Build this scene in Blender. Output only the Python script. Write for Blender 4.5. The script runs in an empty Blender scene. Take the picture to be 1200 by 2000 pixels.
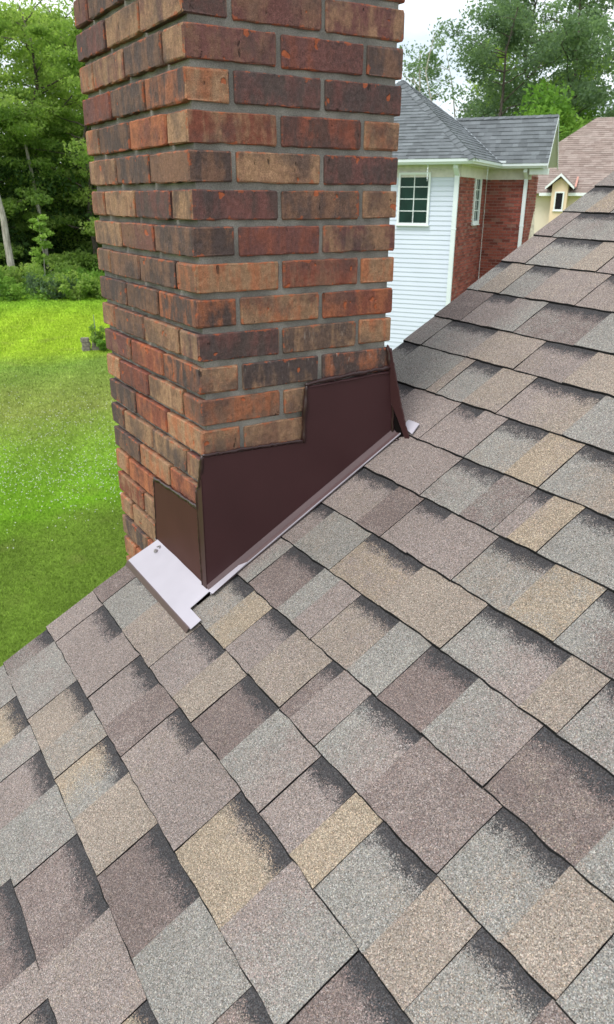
import bpy, bmesh, math, random
import numpy as np
from mathutils import Vector, Matrix, noise as mnoise

random.seed(11)
rng = np.random.default_rng(7)
SC = bpy.context.scene
COL = SC.collection

# ------------------------------------------------------------------ camera
CAM = Vector((1.43734, -0.62624, -0.28636))
YAW, PITCH, ROLL = 2.588368, 0.390419, 0.003889
fwd = Vector((math.cos(YAW) * math.cos(PITCH), math.sin(YAW) * math.cos(PITCH), -math.sin(PITCH)))
right = fwd.cross(Vector((0, 0, 1))).normalized()
up = right.cross(fwd)
r2 = right * math.cos(ROLL) + up * math.sin(ROLL)
u2 = -right * math.sin(ROLL) + up * math.cos(ROLL)
cd = bpy.data.cameras.new('camera')
cam = bpy.data.objects.new('camera', cd)
COL.objects.link(cam)
M = Matrix((r2, u2, -fwd)).transposed().to_4x4()
M.translation = CAM
cam.matrix_world = M
cd.sensor_fit = 'VERTICAL'
cd.sensor_height = 24
cd.sensor_width = 24
cd.lens = 1485.64 / 2000 * 24
cd.clip_start = 0.05
cd.clip_end = 2000
cd.dof.use_dof = True
cd.dof.focus_distance = 1.9
cd.dof.aperture_fstop = 8
SC.camera = cam

# ------------------------------------------------------------------ world, sun, exposure
W = bpy.data.worlds.new("World")
SC.world = W
W.use_nodes = True
wn, wl = W.node_tree.nodes, W.node_tree.links
wn.clear()
wo = wn.new('ShaderNodeOutputWorld')
bg = wn.new('ShaderNodeBackground')
bg.inputs['Strength'].default_value = 0.1
sky = wn.new('ShaderNodeTexSky')
sky.sky_type = 'NISHITA'
sky.sun_disc = False
SUN_EL, SUN_AZ = math.radians(58), math.radians(-75)      # azimuth from +X towards +Y
sky.sun_elevation = SUN_EL
sky.sun_rotation = math.pi / 2 - SUN_AZ
tc = wn.new('ShaderNodeTexCoord')
mp = wn.new('ShaderNodeMapping')
mp.inputs['Scale'].default_value = (1, 1, 2.5)
nz = wn.new('ShaderNodeTexNoise')
nz.inputs['Scale'].default_value = 2.2
nz.inputs['Detail'].default_value = 6
cr = wn.new('ShaderNodeValToRGB')
cr.color_ramp.elements[0].position = 0.38
cr.color_ramp.elements[0].color = (4.6, 5.3, 5.9, 1)
cr.color_ramp.elements[1].position = 0.56
cr.color_ramp.elements[1].color = (9.8, 10.1, 10.3, 1)
mx = wn.new('ShaderNodeMix')
mx.data_type = 'RGBA'
mx.inputs[0].default_value = 0.88
wl.new(tc.outputs['Generated'], mp.inputs[0])
wl.new(mp.outputs[0], nz.inputs['Vector'])
wl.new(nz.outputs[0], cr.inputs[0])
wl.new(sky.outputs[0], mx.inputs[6])
wl.new(cr.outputs[0], mx.inputs[7])
wl.new(mx.outputs[2], bg.inputs[0])
wl.new(bg.outputs[0], wo.inputs[0])

sd = bpy.data.lights.new('sun', 'SUN')
sd.energy = 1.4
sd.angle = math.radians(24)
sd.color = (1, 0.96, 0.9)
sun = bpy.data.objects.new('sun', sd)
COL.objects.link(sun)
sdir = Vector((math.cos(SUN_AZ) * math.cos(SUN_EL), math.sin(SUN_AZ) * math.cos(SUN_EL), math.sin(SUN_EL)))
sun.rotation_euler = sdir.to_track_quat('Z', 'Y').to_euler()
SC.view_settings.view_transform = 'Standard'
SC.view_settings.look = 'None'
SC.view_settings.exposure = 0.92
SC.view_settings.gamma = 1
SC.view_settings.use_curve_mapping = False

# ------------------------------------------------------------------ object helpers
def empty(name, loc, label=None, cat=None, group=None, rz=0):
    o = bpy.data.objects.new(name, None)
    COL.objects.link(o)
    o.location = loc
    o.rotation_euler = (0, 0, rz)
    o.empty_display_size = 0.2
    tag(o, label, cat, group)
    return o

def tag(o, label=None, cat=None, group=None, kind=None):
    if label: o['label'] = label
    if cat: o['category'] = cat
    if group: o['group'] = group
    if kind: o['kind'] = kind
    return o

def origin_of(p):
    v = Vector((0, 0, 0))
    while p is not None:
        v = v + p.location
        p = p.parent
    return v

def obj(name, verts, faces, mat, parent=None, smooth=False, origin=None, attrs=None):
    """World-space vertices -> one mesh object, optionally a child of parent."""
    me = bpy.data.meshes.new(name)
    po = origin_of(parent) if parent else Vector((0, 0, 0))
    V = np.asarray(verts, dtype=np.float64).reshape(-1, 3)
    oo = Vector(origin) if origin is not None else po
    me.from_pydata((V - np.array(oo)).tolist(), [], faces)
    if isinstance(mat, (list, tuple)):
        for m in mat: me.materials.append(m)
    else:
        me.materials.append(mat)
    if smooth:
        me.polygons.foreach_set('use_smooth', [True] * len(me.polygons))
    if attrs:
        for an, (tp, dom, data) in attrs.items():
            a = me.attributes.new(an, tp, dom)
            if tp == 'FLOAT': a.data.foreach_set('value', np.asarray(data, dtype=np.float32).ravel())
            else: a.data.foreach_set('color', np.asarray(data, dtype=np.float32).ravel())
    me.update()
    o = bpy.data.objects.new(name, me)
    COL.objects.link(o)
    o.parent = parent
    o.location = oo - po
    return o

def big(name, V, Q, mat, parent=None, attrs=None, origin=(0, 0, 0)):
    """Large numpy meshes: V (n,3), Q (m,k) with k = 3 or 4."""
    me = bpy.data.meshes.new(name)
    V = np.asarray(V, dtype=np.float32) - np.array(origin, dtype=np.float32)
    Q = np.asarray(Q, dtype=np.int32)
    k = Q.shape[1]
    me.vertices.add(len(V)); me.vertices.foreach_set('co', V.ravel())
    me.loops.add(Q.size); me.loops.foreach_set('vertex_index', Q.ravel())
    me.polygons.add(len(Q))
    me.polygons.foreach_set('loop_start', np.arange(0, Q.size, k, dtype=np.int32))
    me.materials.append(mat)
    if attrs:
        for an, (tp, dom, data) in attrs.items():
            a = me.attributes.new(an, tp, dom)
            if tp == 'FLOAT': a.data.foreach_set('value', np.asarray(data, dtype=np.float32).ravel())
            else: a.data.foreach_set('color', np.asarray(data, dtype=np.float32).ravel())
    me.update(calc_edges=True)
    me.validate()
    o = bpy.data.objects.new(name, me)
    COL.objects.link(o)
    o.parent = parent
    po = origin_of(parent) if parent else Vector((0, 0, 0))
    o.location = Vector(origin) - po
    return o

BOXF = [(0, 3, 2, 1), (4, 5, 6, 7), (0, 1, 5, 4), (1, 2, 6, 5), (2, 3, 7, 6), (3, 0, 4, 7)]
def box_v(c, ax, ay, az):
    c, ax, ay, az = map(Vector, (c, ax, ay, az))
    return [c - ax - ay - az, c + ax - ay - az, c + ax + ay - az, c - ax + ay - az,
            c - ax - ay + az, c + ax - ay + az, c + ax + ay + az, c - ax + ay + az]

class MB:
    def __init__(s): s.v = []; s.f = []
    def add(s, v, f):
        n = len(s.v); s.v += [tuple(x) for x in v]; s.f += [tuple(i + n for i in q) for q in f]; return s
    def box(s, c, ax, ay, az): return s.add(box_v(c, ax, ay, az), BOXF)
    def prism(s, poly, ext):
        """extrude polygon (list of points) along vector ext"""
        n = len(poly); ext = Vector(ext); P = [Vector(p) for p in poly]
        v = P + [p + ext for p in P]
        f = [tuple(range(n))[::-1], tuple(range(n, 2 * n))] + [(i, (i + 1) % n, n + (i + 1) % n, n + i) for i in range(n)]
        return s.add(v, f)
    def tube(s, pts, rad, k=8, cap=True):
        pts = [Vector(p) for p in pts]; n = len(pts)
        base = len(s.v)
        t0 = (pts[1] - pts[0]).normalized()
        a = t0.orthogonal().normalized()
        for i, p in enumerate(pts):
            t = (pts[min(i + 1, n - 1)] - pts[max(i - 1, 0)]).normalized()
            a = (a - t * a.dot(t)).normalized(); b = t.cross(a)
            r = rad[i] if hasattr(rad, '__len__') else rad
            for j in range(k):
                th = 2 * math.pi * j / k
                s.v.append(tuple(p + (a * math.cos(th) + b * math.sin(th)) * r))
        for i in range(n - 1):
            for j in range(k):
                s.f.append((base + i * k + j, base + i * k + (j + 1) % k, base + (i + 1) * k + (j + 1) % k, base + (i + 1) * k + j))
        if cap:
            s.f.append(tuple(base + j for j in range(k))[::-1])
            s.f.append(tuple(base + (n - 1) * k + j for j in range(k)))
        return s
    def obj(s, name, mat, parent=None, **kw): return obj(name, s.v, s.f, mat, parent, **kw)

# ------------------------------------------------------------------ material helpers
class NT:
    def __init__(s, name):
        s.m = bpy.data.materials.new(name); s.m.use_nodes = True
        s.t = s.m.node_tree; s.n = s.t.nodes; s.l = s.t.links
        s.b = s.n['Principled BSDF']
    def node(s, ty, **kw):
        n = s.n.new(ty)
        for k, v in kw.items(): setattr(n, k, v)
        return n
    def lk(s, a, b): s.l.new(a, b)
    def setin(s, inp, v):
        if hasattr(v, 'is_output') or isinstance(v, bpy.types.NodeSocket): s.lk(v, inp)
        else: inp.default_value = v
    def math(s, op, a, b=None, c=None, clamp=False):
        n = s.node('ShaderNodeMath', operation=op); n.use_clamp = clamp
        s.setin(n.inputs[0], a)
        if b is not None: s.setin(n.inputs[1], b)
        if c is not None: s.setin(n.inputs[2], c)
        return n.outputs[0]
    def mix(s, f, a, b, blend='MIX'):
        n = s.node('ShaderNodeMix', data_type='RGBA', blend_type=blend)
        s.setin(n.inputs[0], f); s.setin(n.inputs[6], a); s.setin(n.inputs[7], b)
        return n.outputs[2]
    def noise(s, vec, scale, detail=3, rough=0.55, out=0):
        n = s.node('ShaderNodeTexNoise'); n.inputs['Scale'].default_value = scale
        n.inputs['Detail'].default_value = detail; n.inputs['Roughness'].default_value = rough
        if vec is not None: s.lk(vec, n.inputs['Vector'])
        return n.outputs[out]
    def vmap(s, vec, scale=(1, 1, 1), loc=(0, 0, 0), rot=(0, 0, 0)):
        n = s.node('ShaderNodeMapping'); s.lk(vec, n.inputs[0])
        n.inputs['Scale'].default_value = scale; n.inputs['Location'].default_value = loc; n.inputs['Rotation'].default_value = rot
        return n.outputs[0]
    def pos(s): return s.node('ShaderNodeNewGeometry').outputs['Position']
    def step(s, x, lo, hi):
        n = s.node('ShaderNodeMapRange', interpolation_type='SMOOTHSTEP')
        s.setin(n.inputs[0], x); s.setin(n.inputs[1], lo); s.setin(n.inputs[2], hi)
        return n.outputs[0]
    def ramp(s, x, els, interp='LINEAR'):
        n = s.node('ShaderNodeValToRGB'); s.setin(n.inputs[0], x)
        r = n.color_ramp; r.interpolation = interp
        while len(r.elements) < len(els): r.elements.new(0.5)
        for e, (p, c) in zip(r.elements, els):
            e.position = p; e.color = (c[0], c[1], c[2], 1) if hasattr(c, '__len__') else (c, c, c, 1)
        return n.outputs[0]
    def attr(s, name, ty='GEOMETRY'):
        n = s.node('ShaderNodeAttribute', attribute_type=ty, attribute_name=name); return n
    def bump(s, h, strength=0.3, dist=0.002):
        n = s.node('ShaderNodeBump'); n.inputs['Strength'].default_value = strength
        n.inputs['Distance'].default_value = dist; s.lk(h, n.inputs['Height']); s.lk(n.outputs[0], s.b.inputs['Normal'])
        return n
    def done(s, col=None, rough=0.8, spec=0.3, metal=0):
        if col is not None: s.setin(s.b.inputs['Base Color'], col if not isinstance(col, tuple) else (*col[:3], 1))
        s.setin(s.b.inputs['Roughness'], rough)
        s.b.inputs['Specular IOR Level'].default_value = spec
        s.b.inputs['Metallic'].default_value = metal
        return s.m

def simple(name, col, rough=0.6, spec=0.4, var=0.08, scale=6.0):
    t = NT(name); p = t.pos()
    n = t.noise(p, scale, 4)
    c = t.mix(t.step(n, 0.3, 0.7), tuple(x * (1 - var) for x in col) + (1,), tuple(min(1, x * (1 + var)) for x in col) + (1,))
    return t.done(c, rough, spec)

# granule roofing
def granule_material():
    t = NT('granule_shingle'); p = t.pos()
    ca, cb = t.attr('tone_a').outputs['Color'], t.attr('tone_b').outputs['Color']
    mt, dk = t.attr('mixt').outputs['Fac'], t.attr('dark').outputs['Fac']
    vor = t.node('ShaderNodeTexVoronoi'); vor.inputs['Scale'].default_value = 820; t.lk(p, vor.inputs['Vector'])
    sep = t.node('ShaderNodeSeparateColor'); t.lk(vor.outputs['Color'], sep.inputs[0])
    g1, g2, g3 = sep.outputs
    big_n = t.noise(p, 22, 4, 0.6)
    # granule by granule cross-over between the two tones
    f = t.math('ADD', mt, t.math('MULTIPLY', t.math('SUBTRACT', g2, 0.5), 0.75))
    f = t.math('ADD', f, t.math('MULTIPLY', t.math('SUBTRACT', big_n, 0.5), 1.25))
    base = t.mix(t.step(f, 0.38, 0.62), ca, cb)
    # dark shadow band at the head of the slots (dark granules)
    n2 = t.noise(p, 38, 4, 0.65)
    d = t.math('ADD', dk, t.math('MULTIPLY', t.math('SUBTRACT', g3, 0.5), 0.5))
    d = t.math('ADD', d, t.math('MULTIPLY', t.math('SUBTRACT', n2, 0.5), 1.0))
    d = t.step(d, 0.38, 0.6)
    base = t.mix(d, base, (0.046, 0.044, 0.047, 1))
    # single granule value
    k = t.ramp(g1, [(0, 0.3), (0.16, 0.6), (0.42, 0.93), (0.72, 1.13), (0.88, 1.5), (1, 2.2)])
    base = t.mix(1.0, base, k, 'MULTIPLY')
    base = t.mix(1.0, base, t.ramp(g3, [(0, (1.12, .96, .95)), (.3, (.98, 1.0, .99)), (.6, (.94, 1.0, 1.04)), (1, (1.10, 1.02, .88))]), 'MULTIPLY')
    fine = t.noise(p, 1500, 1)
    base = t.mix(1.0, base, t.ramp(fine, [(0.3, 0.72), (0.7, 1.28)]), 'MULTIPLY')
    # broad wear
    w = t.noise(p, 3.1, 4)
    base = t.mix(1.0, base, t.ramp(w, [(0.3, 0.9), (0.7, 1.1)]), 'MULTIPLY')
    t.bump(t.math('ADD', g1, t.math('MULTIPLY', fine, 0.5)), 0.5, 0.0015)
    return t.done(base, 0.93, 0.2)

M_GRAN = granule_material()
M_ASPH = simple('asphalt_edge_and_gap_shadow', (0.012, 0.012, 0.0125), 0.95, 0.1, 0.3, 300)

def brick_material():
    t = NT('clay_brick')
    geo = t.node('ShaderNodeNewGeometry')
    tcn = t.node('ShaderNodeTexCoord'); op = tcn.outputs['Object']
    tf = t.attr('tone_f', 'OBJECT').outputs['Color']
    ts = t.attr('tone_s', 'OBJECT').outputs['Color']
    tx = t.attr('tone_x', 'OBJECT').outputs['Color']
    half = t.attr('half', 'OBJECT').outputs['Vector']
    seed = t.attr('seed', 'OBJECT').outputs['Fac']
    smear = t.attr('smear', 'OBJECT').outputs['Fac']
    sv = t.node('ShaderNodeVectorMath', operation='ADD'); t.lk(op, sv.inputs[0])
    cx = t.node('ShaderNodeCombineXYZ'); 
    for i in range(3): t.lk(t.math('MULTIPLY', seed, (1.7, 3.1, 2.3)[i]), cx.inputs[i])
    t.lk(cx.outputs[0], sv.inputs[1]); v = sv.outputs[0]
    nsep = t.node('ShaderNodeSeparateXYZ'); 
    vt = t.node('ShaderNodeVectorTransform', vector_type='NORMAL', convert_from='WORLD', convert_to='OBJECT')
    t.lk(geo.outputs['True Normal'], vt.inputs[0]); t.lk(vt.outputs[0], nsep.inputs[0])
    side = t.math('GREATER_THAN', t.math('ABSOLUTE', nsep.outputs[1]), 0.6)
    base = t.mix(side, tf, ts)
    tone2 = tx
    # vertical streaks and clouds into the second tone
    st = t.noise(t.vmap(v, (34, 34, 7)), 1.0, 4, 0.6)
    cl = t.noise(v, 19, 4, 0.65)
    f = t.step(t.math('ADD', t.math('MULTIPLY', st, 0.62), t.math('MULTIPLY', cl, 0.5)), 0.48, 0.66)
    base = t.mix(t.math('MULTIPLY', f, 0.8), base, tx)
    cl2 = t.noise(v, 8.5, 5, 0.66)
    base = t.mix(t.math('MULTIPLY', t.step(cl2, 0.44, 0.68), 0.68), base, (0.075, 0.058, 0.058, 1))
    # sandy skin
    sand = t.noise(v, 650, 2, 0.7)
    base = t.mix(1.0, base, t.ramp(sand, [(0.3, 0.5), (0.5, 0.95), (0.62, 1.15), (0.78, 1.9)]), 'MULTIPLY')
    mid = t.noise(v, 120, 3, 0.6)
    base = t.mix(1.0, base, t.ramp(mid, [(0.3, 0.78), (0.7, 1.2)]), 'MULTIPLY')
    # edge distance from local position and half size
    ab = t.node('ShaderNodeVectorMath', operation='ABSOLUTE'); t.lk(op, ab.inputs[0])
    sb = t.node('ShaderNodeVectorMath', operation='SUBTRACT'); t.lk(half, sb.inputs[0]); t.lk(ab.outputs[0], sb.inputs[1])
    s3 = t.node('ShaderNodeSeparateXYZ'); t.lk(sb.outputs[0], s3.inputs[0])
    a, b, c = s3.outputs
    m = t.math('MAXIMUM', t.math('MINIMUM', a, b), t.math('MINIMUM', t.math('MAXIMUM', a, b), c))
    en = t.noise(v, 45, 4, 0.7)
    thr = t.math('MULTIPLY', t.step(en, 0.5, 0.8), 0.012)
    e = t.math('SUBTRACT', 1.0, t.step(m, thr, t.math('ADD', thr, 0.0022)))
    chip = t.step(t.noise(v, 30, 2, 0.4), 0.71, 0.73)
    core = t.mix(t.noise(v, 80, 2), (0.46, 0.12, 0.045, 1), (0.30, 0.075, 0.035, 1))
    e = t.math('MULTIPLY', e, t.step(en, 0.44, 0.58))
    base = t.mix(t.math('MULTIPLY', t.math('MAXIMUM', t.math('MULTIPLY', e, 0.75), chip), 0.85), base, core)
    # pits and drag marks
    pit = t.step(t.noise(t.vmap(v, (55, 55, 22)), 1.0, 3, 0.6), 0.68, 0.74)
    base = t.mix(t.math('MULTIPLY', pit, 0.7), base, (0.03, 0.022, 0.02, 1))
    # pale lime scratches
    scr = t.noise(t.vmap(v, (130, 130, 34), rot=(0.7, 0.5, 0)), 1.0, 4, 0.65)
    base = t.mix(t.math('MULTIPLY', t.step(scr, 0.60, 0.72), smear), base, (0.55, 0.48, 0.42, 1))
    h = t.math('ADD', t.math('MULTIPLY', sand, 0.3), t.math('ADD', t.math('MULTIPLY', cl, 1.3), t.math('MULTIPLY', st, 1.0)))
    h = t.math('SUBTRACT', h, t.math('MULTIPLY', pit, 0.9))
    h = t.math('SUBTRACT', h, t.math('MULTIPLY', chip, 0.5))
    t.bump(h, 0.9, 0.006)
    return t.done(base, 0.88, 0.25)
M_BRICK = brick_material()

def mortar_material():
    t = NT('mortar'); p = t.pos()
    n = t.noise(p, 14, 4); f = t.noise(p, 500, 3, 0.7)
    c = t.mix(t.step(n, 0.35, 0.7), (0.19, 0.176, 0.160, 1), (0.32, 0.298, 0.270, 1))
    c = t.mix(1.0, c, t.ramp(f, [(0.3, 0.55), (0.7, 1.4)]), 'MULTIPLY')
    t.bump(t.math('ADD', f, t.math('MULTIPLY', n, 2.0)), 0.8, 0.003)
    return t.done(c, 0.95, 0.15)
M_MORTAR = mortar_material()

def metal(name, col, rough, spec=0.5, coat=0.0, bumpd=0.0006):
    t = NT(name); p = t.pos()
    n = t.noise(p, 5, 3); f = t.noise(p, 60, 3)
    c = t.mix(t.step(n, 0.3, 0.7), tuple(x * 0.92 for x in col) + (1,), tuple(x * 1.08 for x in col) + (1,))
    t.bump(t.math('ADD', n, t.math('MULTIPLY', f, 0.05)), 0.35, bumpd * 8)
    sc = t.step(t.noise(t.vmap(p, (8, 8, 90)), 1.0, 4, 0.7), 0.72, 0.76)
    c = t.mix(t.math('MULTIPLY', sc, 0.25), c, tuple(min(1, x * 1.6 + .02) for x in col) + (1,))
    return t.done(c, rough, spec)
M_BROWN = metal('brown_coated_metal', (0.048, 0.018, 0.020), 0.45, 0.3)
M_BROWN2 = metal('dark_brown_coated_metal', (0.066, 0.026, 0.023), 0.55, 0.10)
M_LIP = metal('mauve_brown_coated_metal', (0.085, 0.050, 0.052), 0.42)
M_PALE = metal('pale_sky_sheen_metal', (0.37, 0.345, 0.39), 0.38)  # brown metal; its sky reflection is put into this pale colour
M_SEAL = simple('brown_sealant', (0.028, 0.011, 0.011), 0.33, 0.45, 0.2, 60)
M_SEALG = simple('grey_sealant', (0.22, 0.2, 0.2), 0.4, 0.5, 0.3, 200)
M_VOID = simple('black_underlayment_and_shade', (0.006, 0.004, 0.004), 0.9, 0.1)
M_WOOD = simple('plywood_deck', (0.28, 0.2, 0.12), 0.8, 0.2, 0.2, 9)
M_TRIM = simple('white_painted_trim', (0.74, 0.78, 0.80), 0.5, 0.4, 0.03, 3)

# ================================================================== ground
GZ = -5.79
def ground_material():
    t = NT('lawn_soil'); p = t.pos()
    n = t.noise(p, 0.35, 5); f = t.noise(p, 9, 5, 0.7); ff = t.noise(p, 60, 3, 0.7)
    c = t.mix(t.step(n, 0.35, 0.65), (0.060, 0.13, 0.018, 1), (0.105, 0.20, 0.028, 1))
    c = t.mix(t.step(f, 0.3, 0.75), c, (0.12, 0.17, 0.04, 1))
    c = t.mix(1.0, c, t.ramp(ff, [(0.3, 0.6), (0.7, 1.35)]), 'MULTIPLY')
    t.bump(t.math('ADD', f, ff), 0.9, 0.05)
    return t.done(c, 0.95, 0.1)
M_GROUND = ground_material()

CAMH = Vector((CAM.x, CAM.y, 0))
def polar(az, d, z=GZ):
    a = math.radians(az)
    return Vector((CAM.x + d * math.cos(a), CAM.y + d * math.sin(a), z))

def gheight(x, y):
    return GZ + 0.10 * math.sin(x * 0.13 + 1) * math.cos(y * 0.11)

N = 90
gx = np.sign(np.linspace(-1, 1, N)) * np.abs(np.linspace(-1, 1, N)) ** 2.6 * 900 - 10
gy = np.sign(np.linspace(-1, 1, N)) * np.abs(np.linspace(-1, 1, N)) ** 2.6 * 900 + 5
gv = [(x, y, gheight(x, y)) for y in gy for x in gx]
gf = [(j * N + i, j * N + i + 1, (j + 1) * N + i + 1, (j + 1) * N + i) for j in range(N - 1) for i in range(N - 1)]
ground = obj('ground', gv, gf, M_GROUND, smooth=True)
tag(ground, kind='structure')

# ================================================================== the house we stand on
TH = math.radians(29.6)
CT, ST = math.cos(TH), math.sin(TH)
Z0 = -1.117 - 0.008
def RP(x, s, h=0.0):
    return Vector((x, s * CT - h * ST, Z0 + s * ST + h * CT))

house = empty('house', (3.5, 2.0, GZ), 'near house with weathered mottled asphalt shingle roof and tall red brick chimney on its edge', 'house')
S_EAVE, S_RIDGE, XR, XL = -3.2, 3.6, 8.0, -0.325
y_r, z_r = S_RIDGE * CT, Z0 + S_RIDGE * ST
mb = MB()
mb.prism([RP(XL + 0.012, S_EAVE, -0.02), RP(XL + 0.012, S_RIDGE, -0.02), RP(XL + 0.012, S_RIDGE, 0.0), RP(XL + 0.012, S_EAVE, 0.0)], (XR - XL, 0, 0))
deck = mb.obj('roof', M_VOID, house)
mb = MB()
yb, zb = 2 * y_r - S_EAVE * CT, RP(0, S_EAVE).z
mb.prism([(XL, y_r + 0.004, z_r + 0.012), (XL, yb, zb), (XL, yb, zb - 0.04), (XL, y_r + 0.004, z_r - 0.04)], (XR - XL, 0, 0))
mb.obj('roof', M_GRAN, house)
# rake board and drip edge just under the shingle ends
mb = MB()
mb.prism([RP(XL + 0.016, S_EAVE, -0.022), RP(XL + 0.016, S_RIDGE, -0.022), RP(XL + 0.016, S_RIDGE, -0.20), RP(XL + 0.016, S_EAVE, -0.20)], (0.02, 0, 0))
mb.obj('rake_board', M_TRIM, house)
# walls
M_WALL = simple('cream_siding', (0.55, 0.52, 0.44), 0.6, 0.3, 0.05, 2)
yw0, yw1 = S_EAVE * CT + 0.35, yb - 0.35
zw = lambda y: (Z0 + (y / CT) * ST if y < y_r else z_r - (y - y_r) * ST / CT) - 0.05
mb = MB(); mb.prism([(-0.20, yw0, GZ - .3), (-0.20, yw1, GZ - .3), (-0.20, yw1, zw(yw1)), (-0.20, y_r, zw(y_r)), (-0.20, yw0, zw(yw0))], (0.12, 0, 0))
mb.obj('wall', M_WALL, house)
mb = MB(); mb.box((3.9, yw0 + .06, (GZ + zw(yw0)) / 2 - .15), (3.97, 0, 0), (0, .055, 0), (0, 0, (zw(yw0) - GZ) / 2 + .1)); mb.obj('wall', M_WALL, house)
mb = MB(); mb.box((3.9, yw1 - .06, (GZ + zw(yw1)) / 2 - .15), (3.97, 0, 0), (0, .055, 0), (0, 0, (zw(yw1) - GZ) / 2 + .1)); mb.obj('wall', M_WALL, house)

# ------------------------------------------------------------------ shingles
TONES = {'G': (0.200, 0.190, 0.178), 'T': (0.200, 0.168, 0.158), 'N': (0.222, 0.187, 0.160), 'B': (0.248, 0.202, 0.156), 'M': (0.143, 0.114, 0.108)}
COURSES = {
    -5: (-0.677, 'T', 'G', [(0.286, '|', 'M'), (0.475, '/', 'T'), (0.548, '|', 'M')]),
    -4: (-0.62, 'T', 'G', [(-0.174, '|', 'B'), (-0.049, '/', 'G'), (0.047, '|', 'T'), (0.168, '/', 'G'), (0.315, '|', 'M'), (0.501, '/', 'T'), (0.677, '|', 'B')]),
    -3: (-0.483, 'S', 'M', [(-0.257, '/', 'G'), (-0.065, '|', 'N'), (0.061, '/', 'G'), (0.158, '|', 'BG'), (0.285, '/', 'N'), (0.433, '|', 'M'), (0.61, '/', 'G'), (0.782, '|', 'M')]),
    -2: (-0.351, 'T', 'T', [(-0.244, '|', 'T'), (-0.095, '/', 'T'), (0.019, '|', 'T'), (0.138, '/', 'M'), (0.239, '|', 'T'), (0.357, '/', 'T'), (0.51, '|', 'B'), (0.683, '/', 'TG'), (0.859, '|', 'MT')]),
    -1: (-0.207, 'T', 'M', [(-0.247, '|', 'G'), (-0.097, '/', 'N'), (0.08, '|', 'T'), (0.205, '/', 'N'), (0.301, '|', 'M'), (0.427, '/', 'GT'), (0.574, '|', 'T'), (0.675, '/', 'B'), (0.746, '|', 'G'), (0.868, '/', 'N'), (0.957, '|', 'G'), (1.073, '/', 'M')]),
    0: (-0.066, 'S', 'G', [(0.112, '/', 'B'), (0.198, '|', 'T'), (0.302, '/', 'N'), (0.429, '|', 'M'), (0.467, '/', 'T'), (0.552, '|', 'GT'), (0.689, '/', 'M'), (0.866, '|', 'G'), (0.988, '/', 'N'), (1.077, '|', 'G')]),
    1: (0.07, 'T', 'TG', [(0.08, '|', 'M'), (0.213, '/', 'G'), (0.275, '^', 'T'), (0.348, '|', 'N'), (0.473, '/', 'G'), (0.567, '|', 'M'), (0.684, '/', 'GT'), (0.826, '|', 'M')]),
    2: (0.208, 'S', 'T', [(0.082, '/', 'G'), (0.23, '|', 'B'), (0.408, '/', 'N'), (0.588, '|', 'GT'), (0.777, '/', 'N'), (0.852, '|', 'G')]),
    3: (0.334, 'S', 'T', [(0.169, '/', 'M'), (0.258, '|', 'T'), (0.35, '/', 'T'), (0.487, '|', 'G'), (0.627, '/', 'B'), (0.738, '|', 'GM')]),
    4: (0.472, 'T', 'T', [(0.241, '|', 'G'), (0.37, '/', 'M'), (0.463, '|', 'T'), (0.506, '/', 'B'), (0.58, '|', 'G')]),
    5: (0.609, 'S', 'T', [(-0.096, '/', 'T'), (0.084, '|', 'T'), (0.166, '/', 'T'), (0.243, '|', 'G'), (0.367, '/', 'B'), (0.463, '|', 'GN')]),
    6: (0.757, 'S', 'G', [(-0.248, '/', 'G'), (-0.054, '^', 'N'), (-0.015, '|', 'G'), (0.084, '/', 'N'), (0.201, '|', 'TN'), (0.399, '/', 'G')]),
    7: (0.906, 'T', 'T', [(-0.242, '|', 'G'), (-0.054, '/', 'N'), (0.119, '|', 'T'), (0.276, '/', 'N')]),
    8: (1.033, 'T', 'M', [(-0.211, '|', 'T'), (-0.115, '/', 'TG'), (-0.002, '|', 'M'), (0.202, '/', 'G')]),
    9: (1.176, 'S', 'G', [(-0.278, '/', 'N'), (-0.19, '|', 'G'), (-0.09, '/', 'T'), (0.085, '|', 'T')]),
    10: (1.324, 'T', 'T', [(-0.228, '|', 'G'), (-0.056, '^', 'N'), (0.031, '|', 'T')]),
    11: (1.469, 'T', 'T', [(-0.252, '|', 'G')]),
    12: (1.608, 'S', 'G', []),
    13: (1.756, 'T', 'T', []),
}

EXPO = 0.1402
for k in range(-23, -5): COURSES[k] = (-0.677 - 0.060 + (k + 5) * EXPO, 'T', 'G', [])
COURSES[-5] = (-0.757, 'T', 'G', COURSES[-5][3])
for k in range(14, 27): COURSES[k] = (1.756 + (k - 13) * EXPO, 'T', 'T', [])

def cs(k, x):
    """slope position of the bottom edge of course k at x, with the unevenness of hand laid courses"""
    s = COURSES[k][0]
    sk = -0.024 * min(max(s, 0), 1.3)
    return s + sk * (x - 0.0) + 0.0010 * math.sin(x * 7 + k * 2.1) + 0.0006 * math.sin(x * 31 + k * 5.7) + 0.0005 * math.sin(x * 83 + k)

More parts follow.
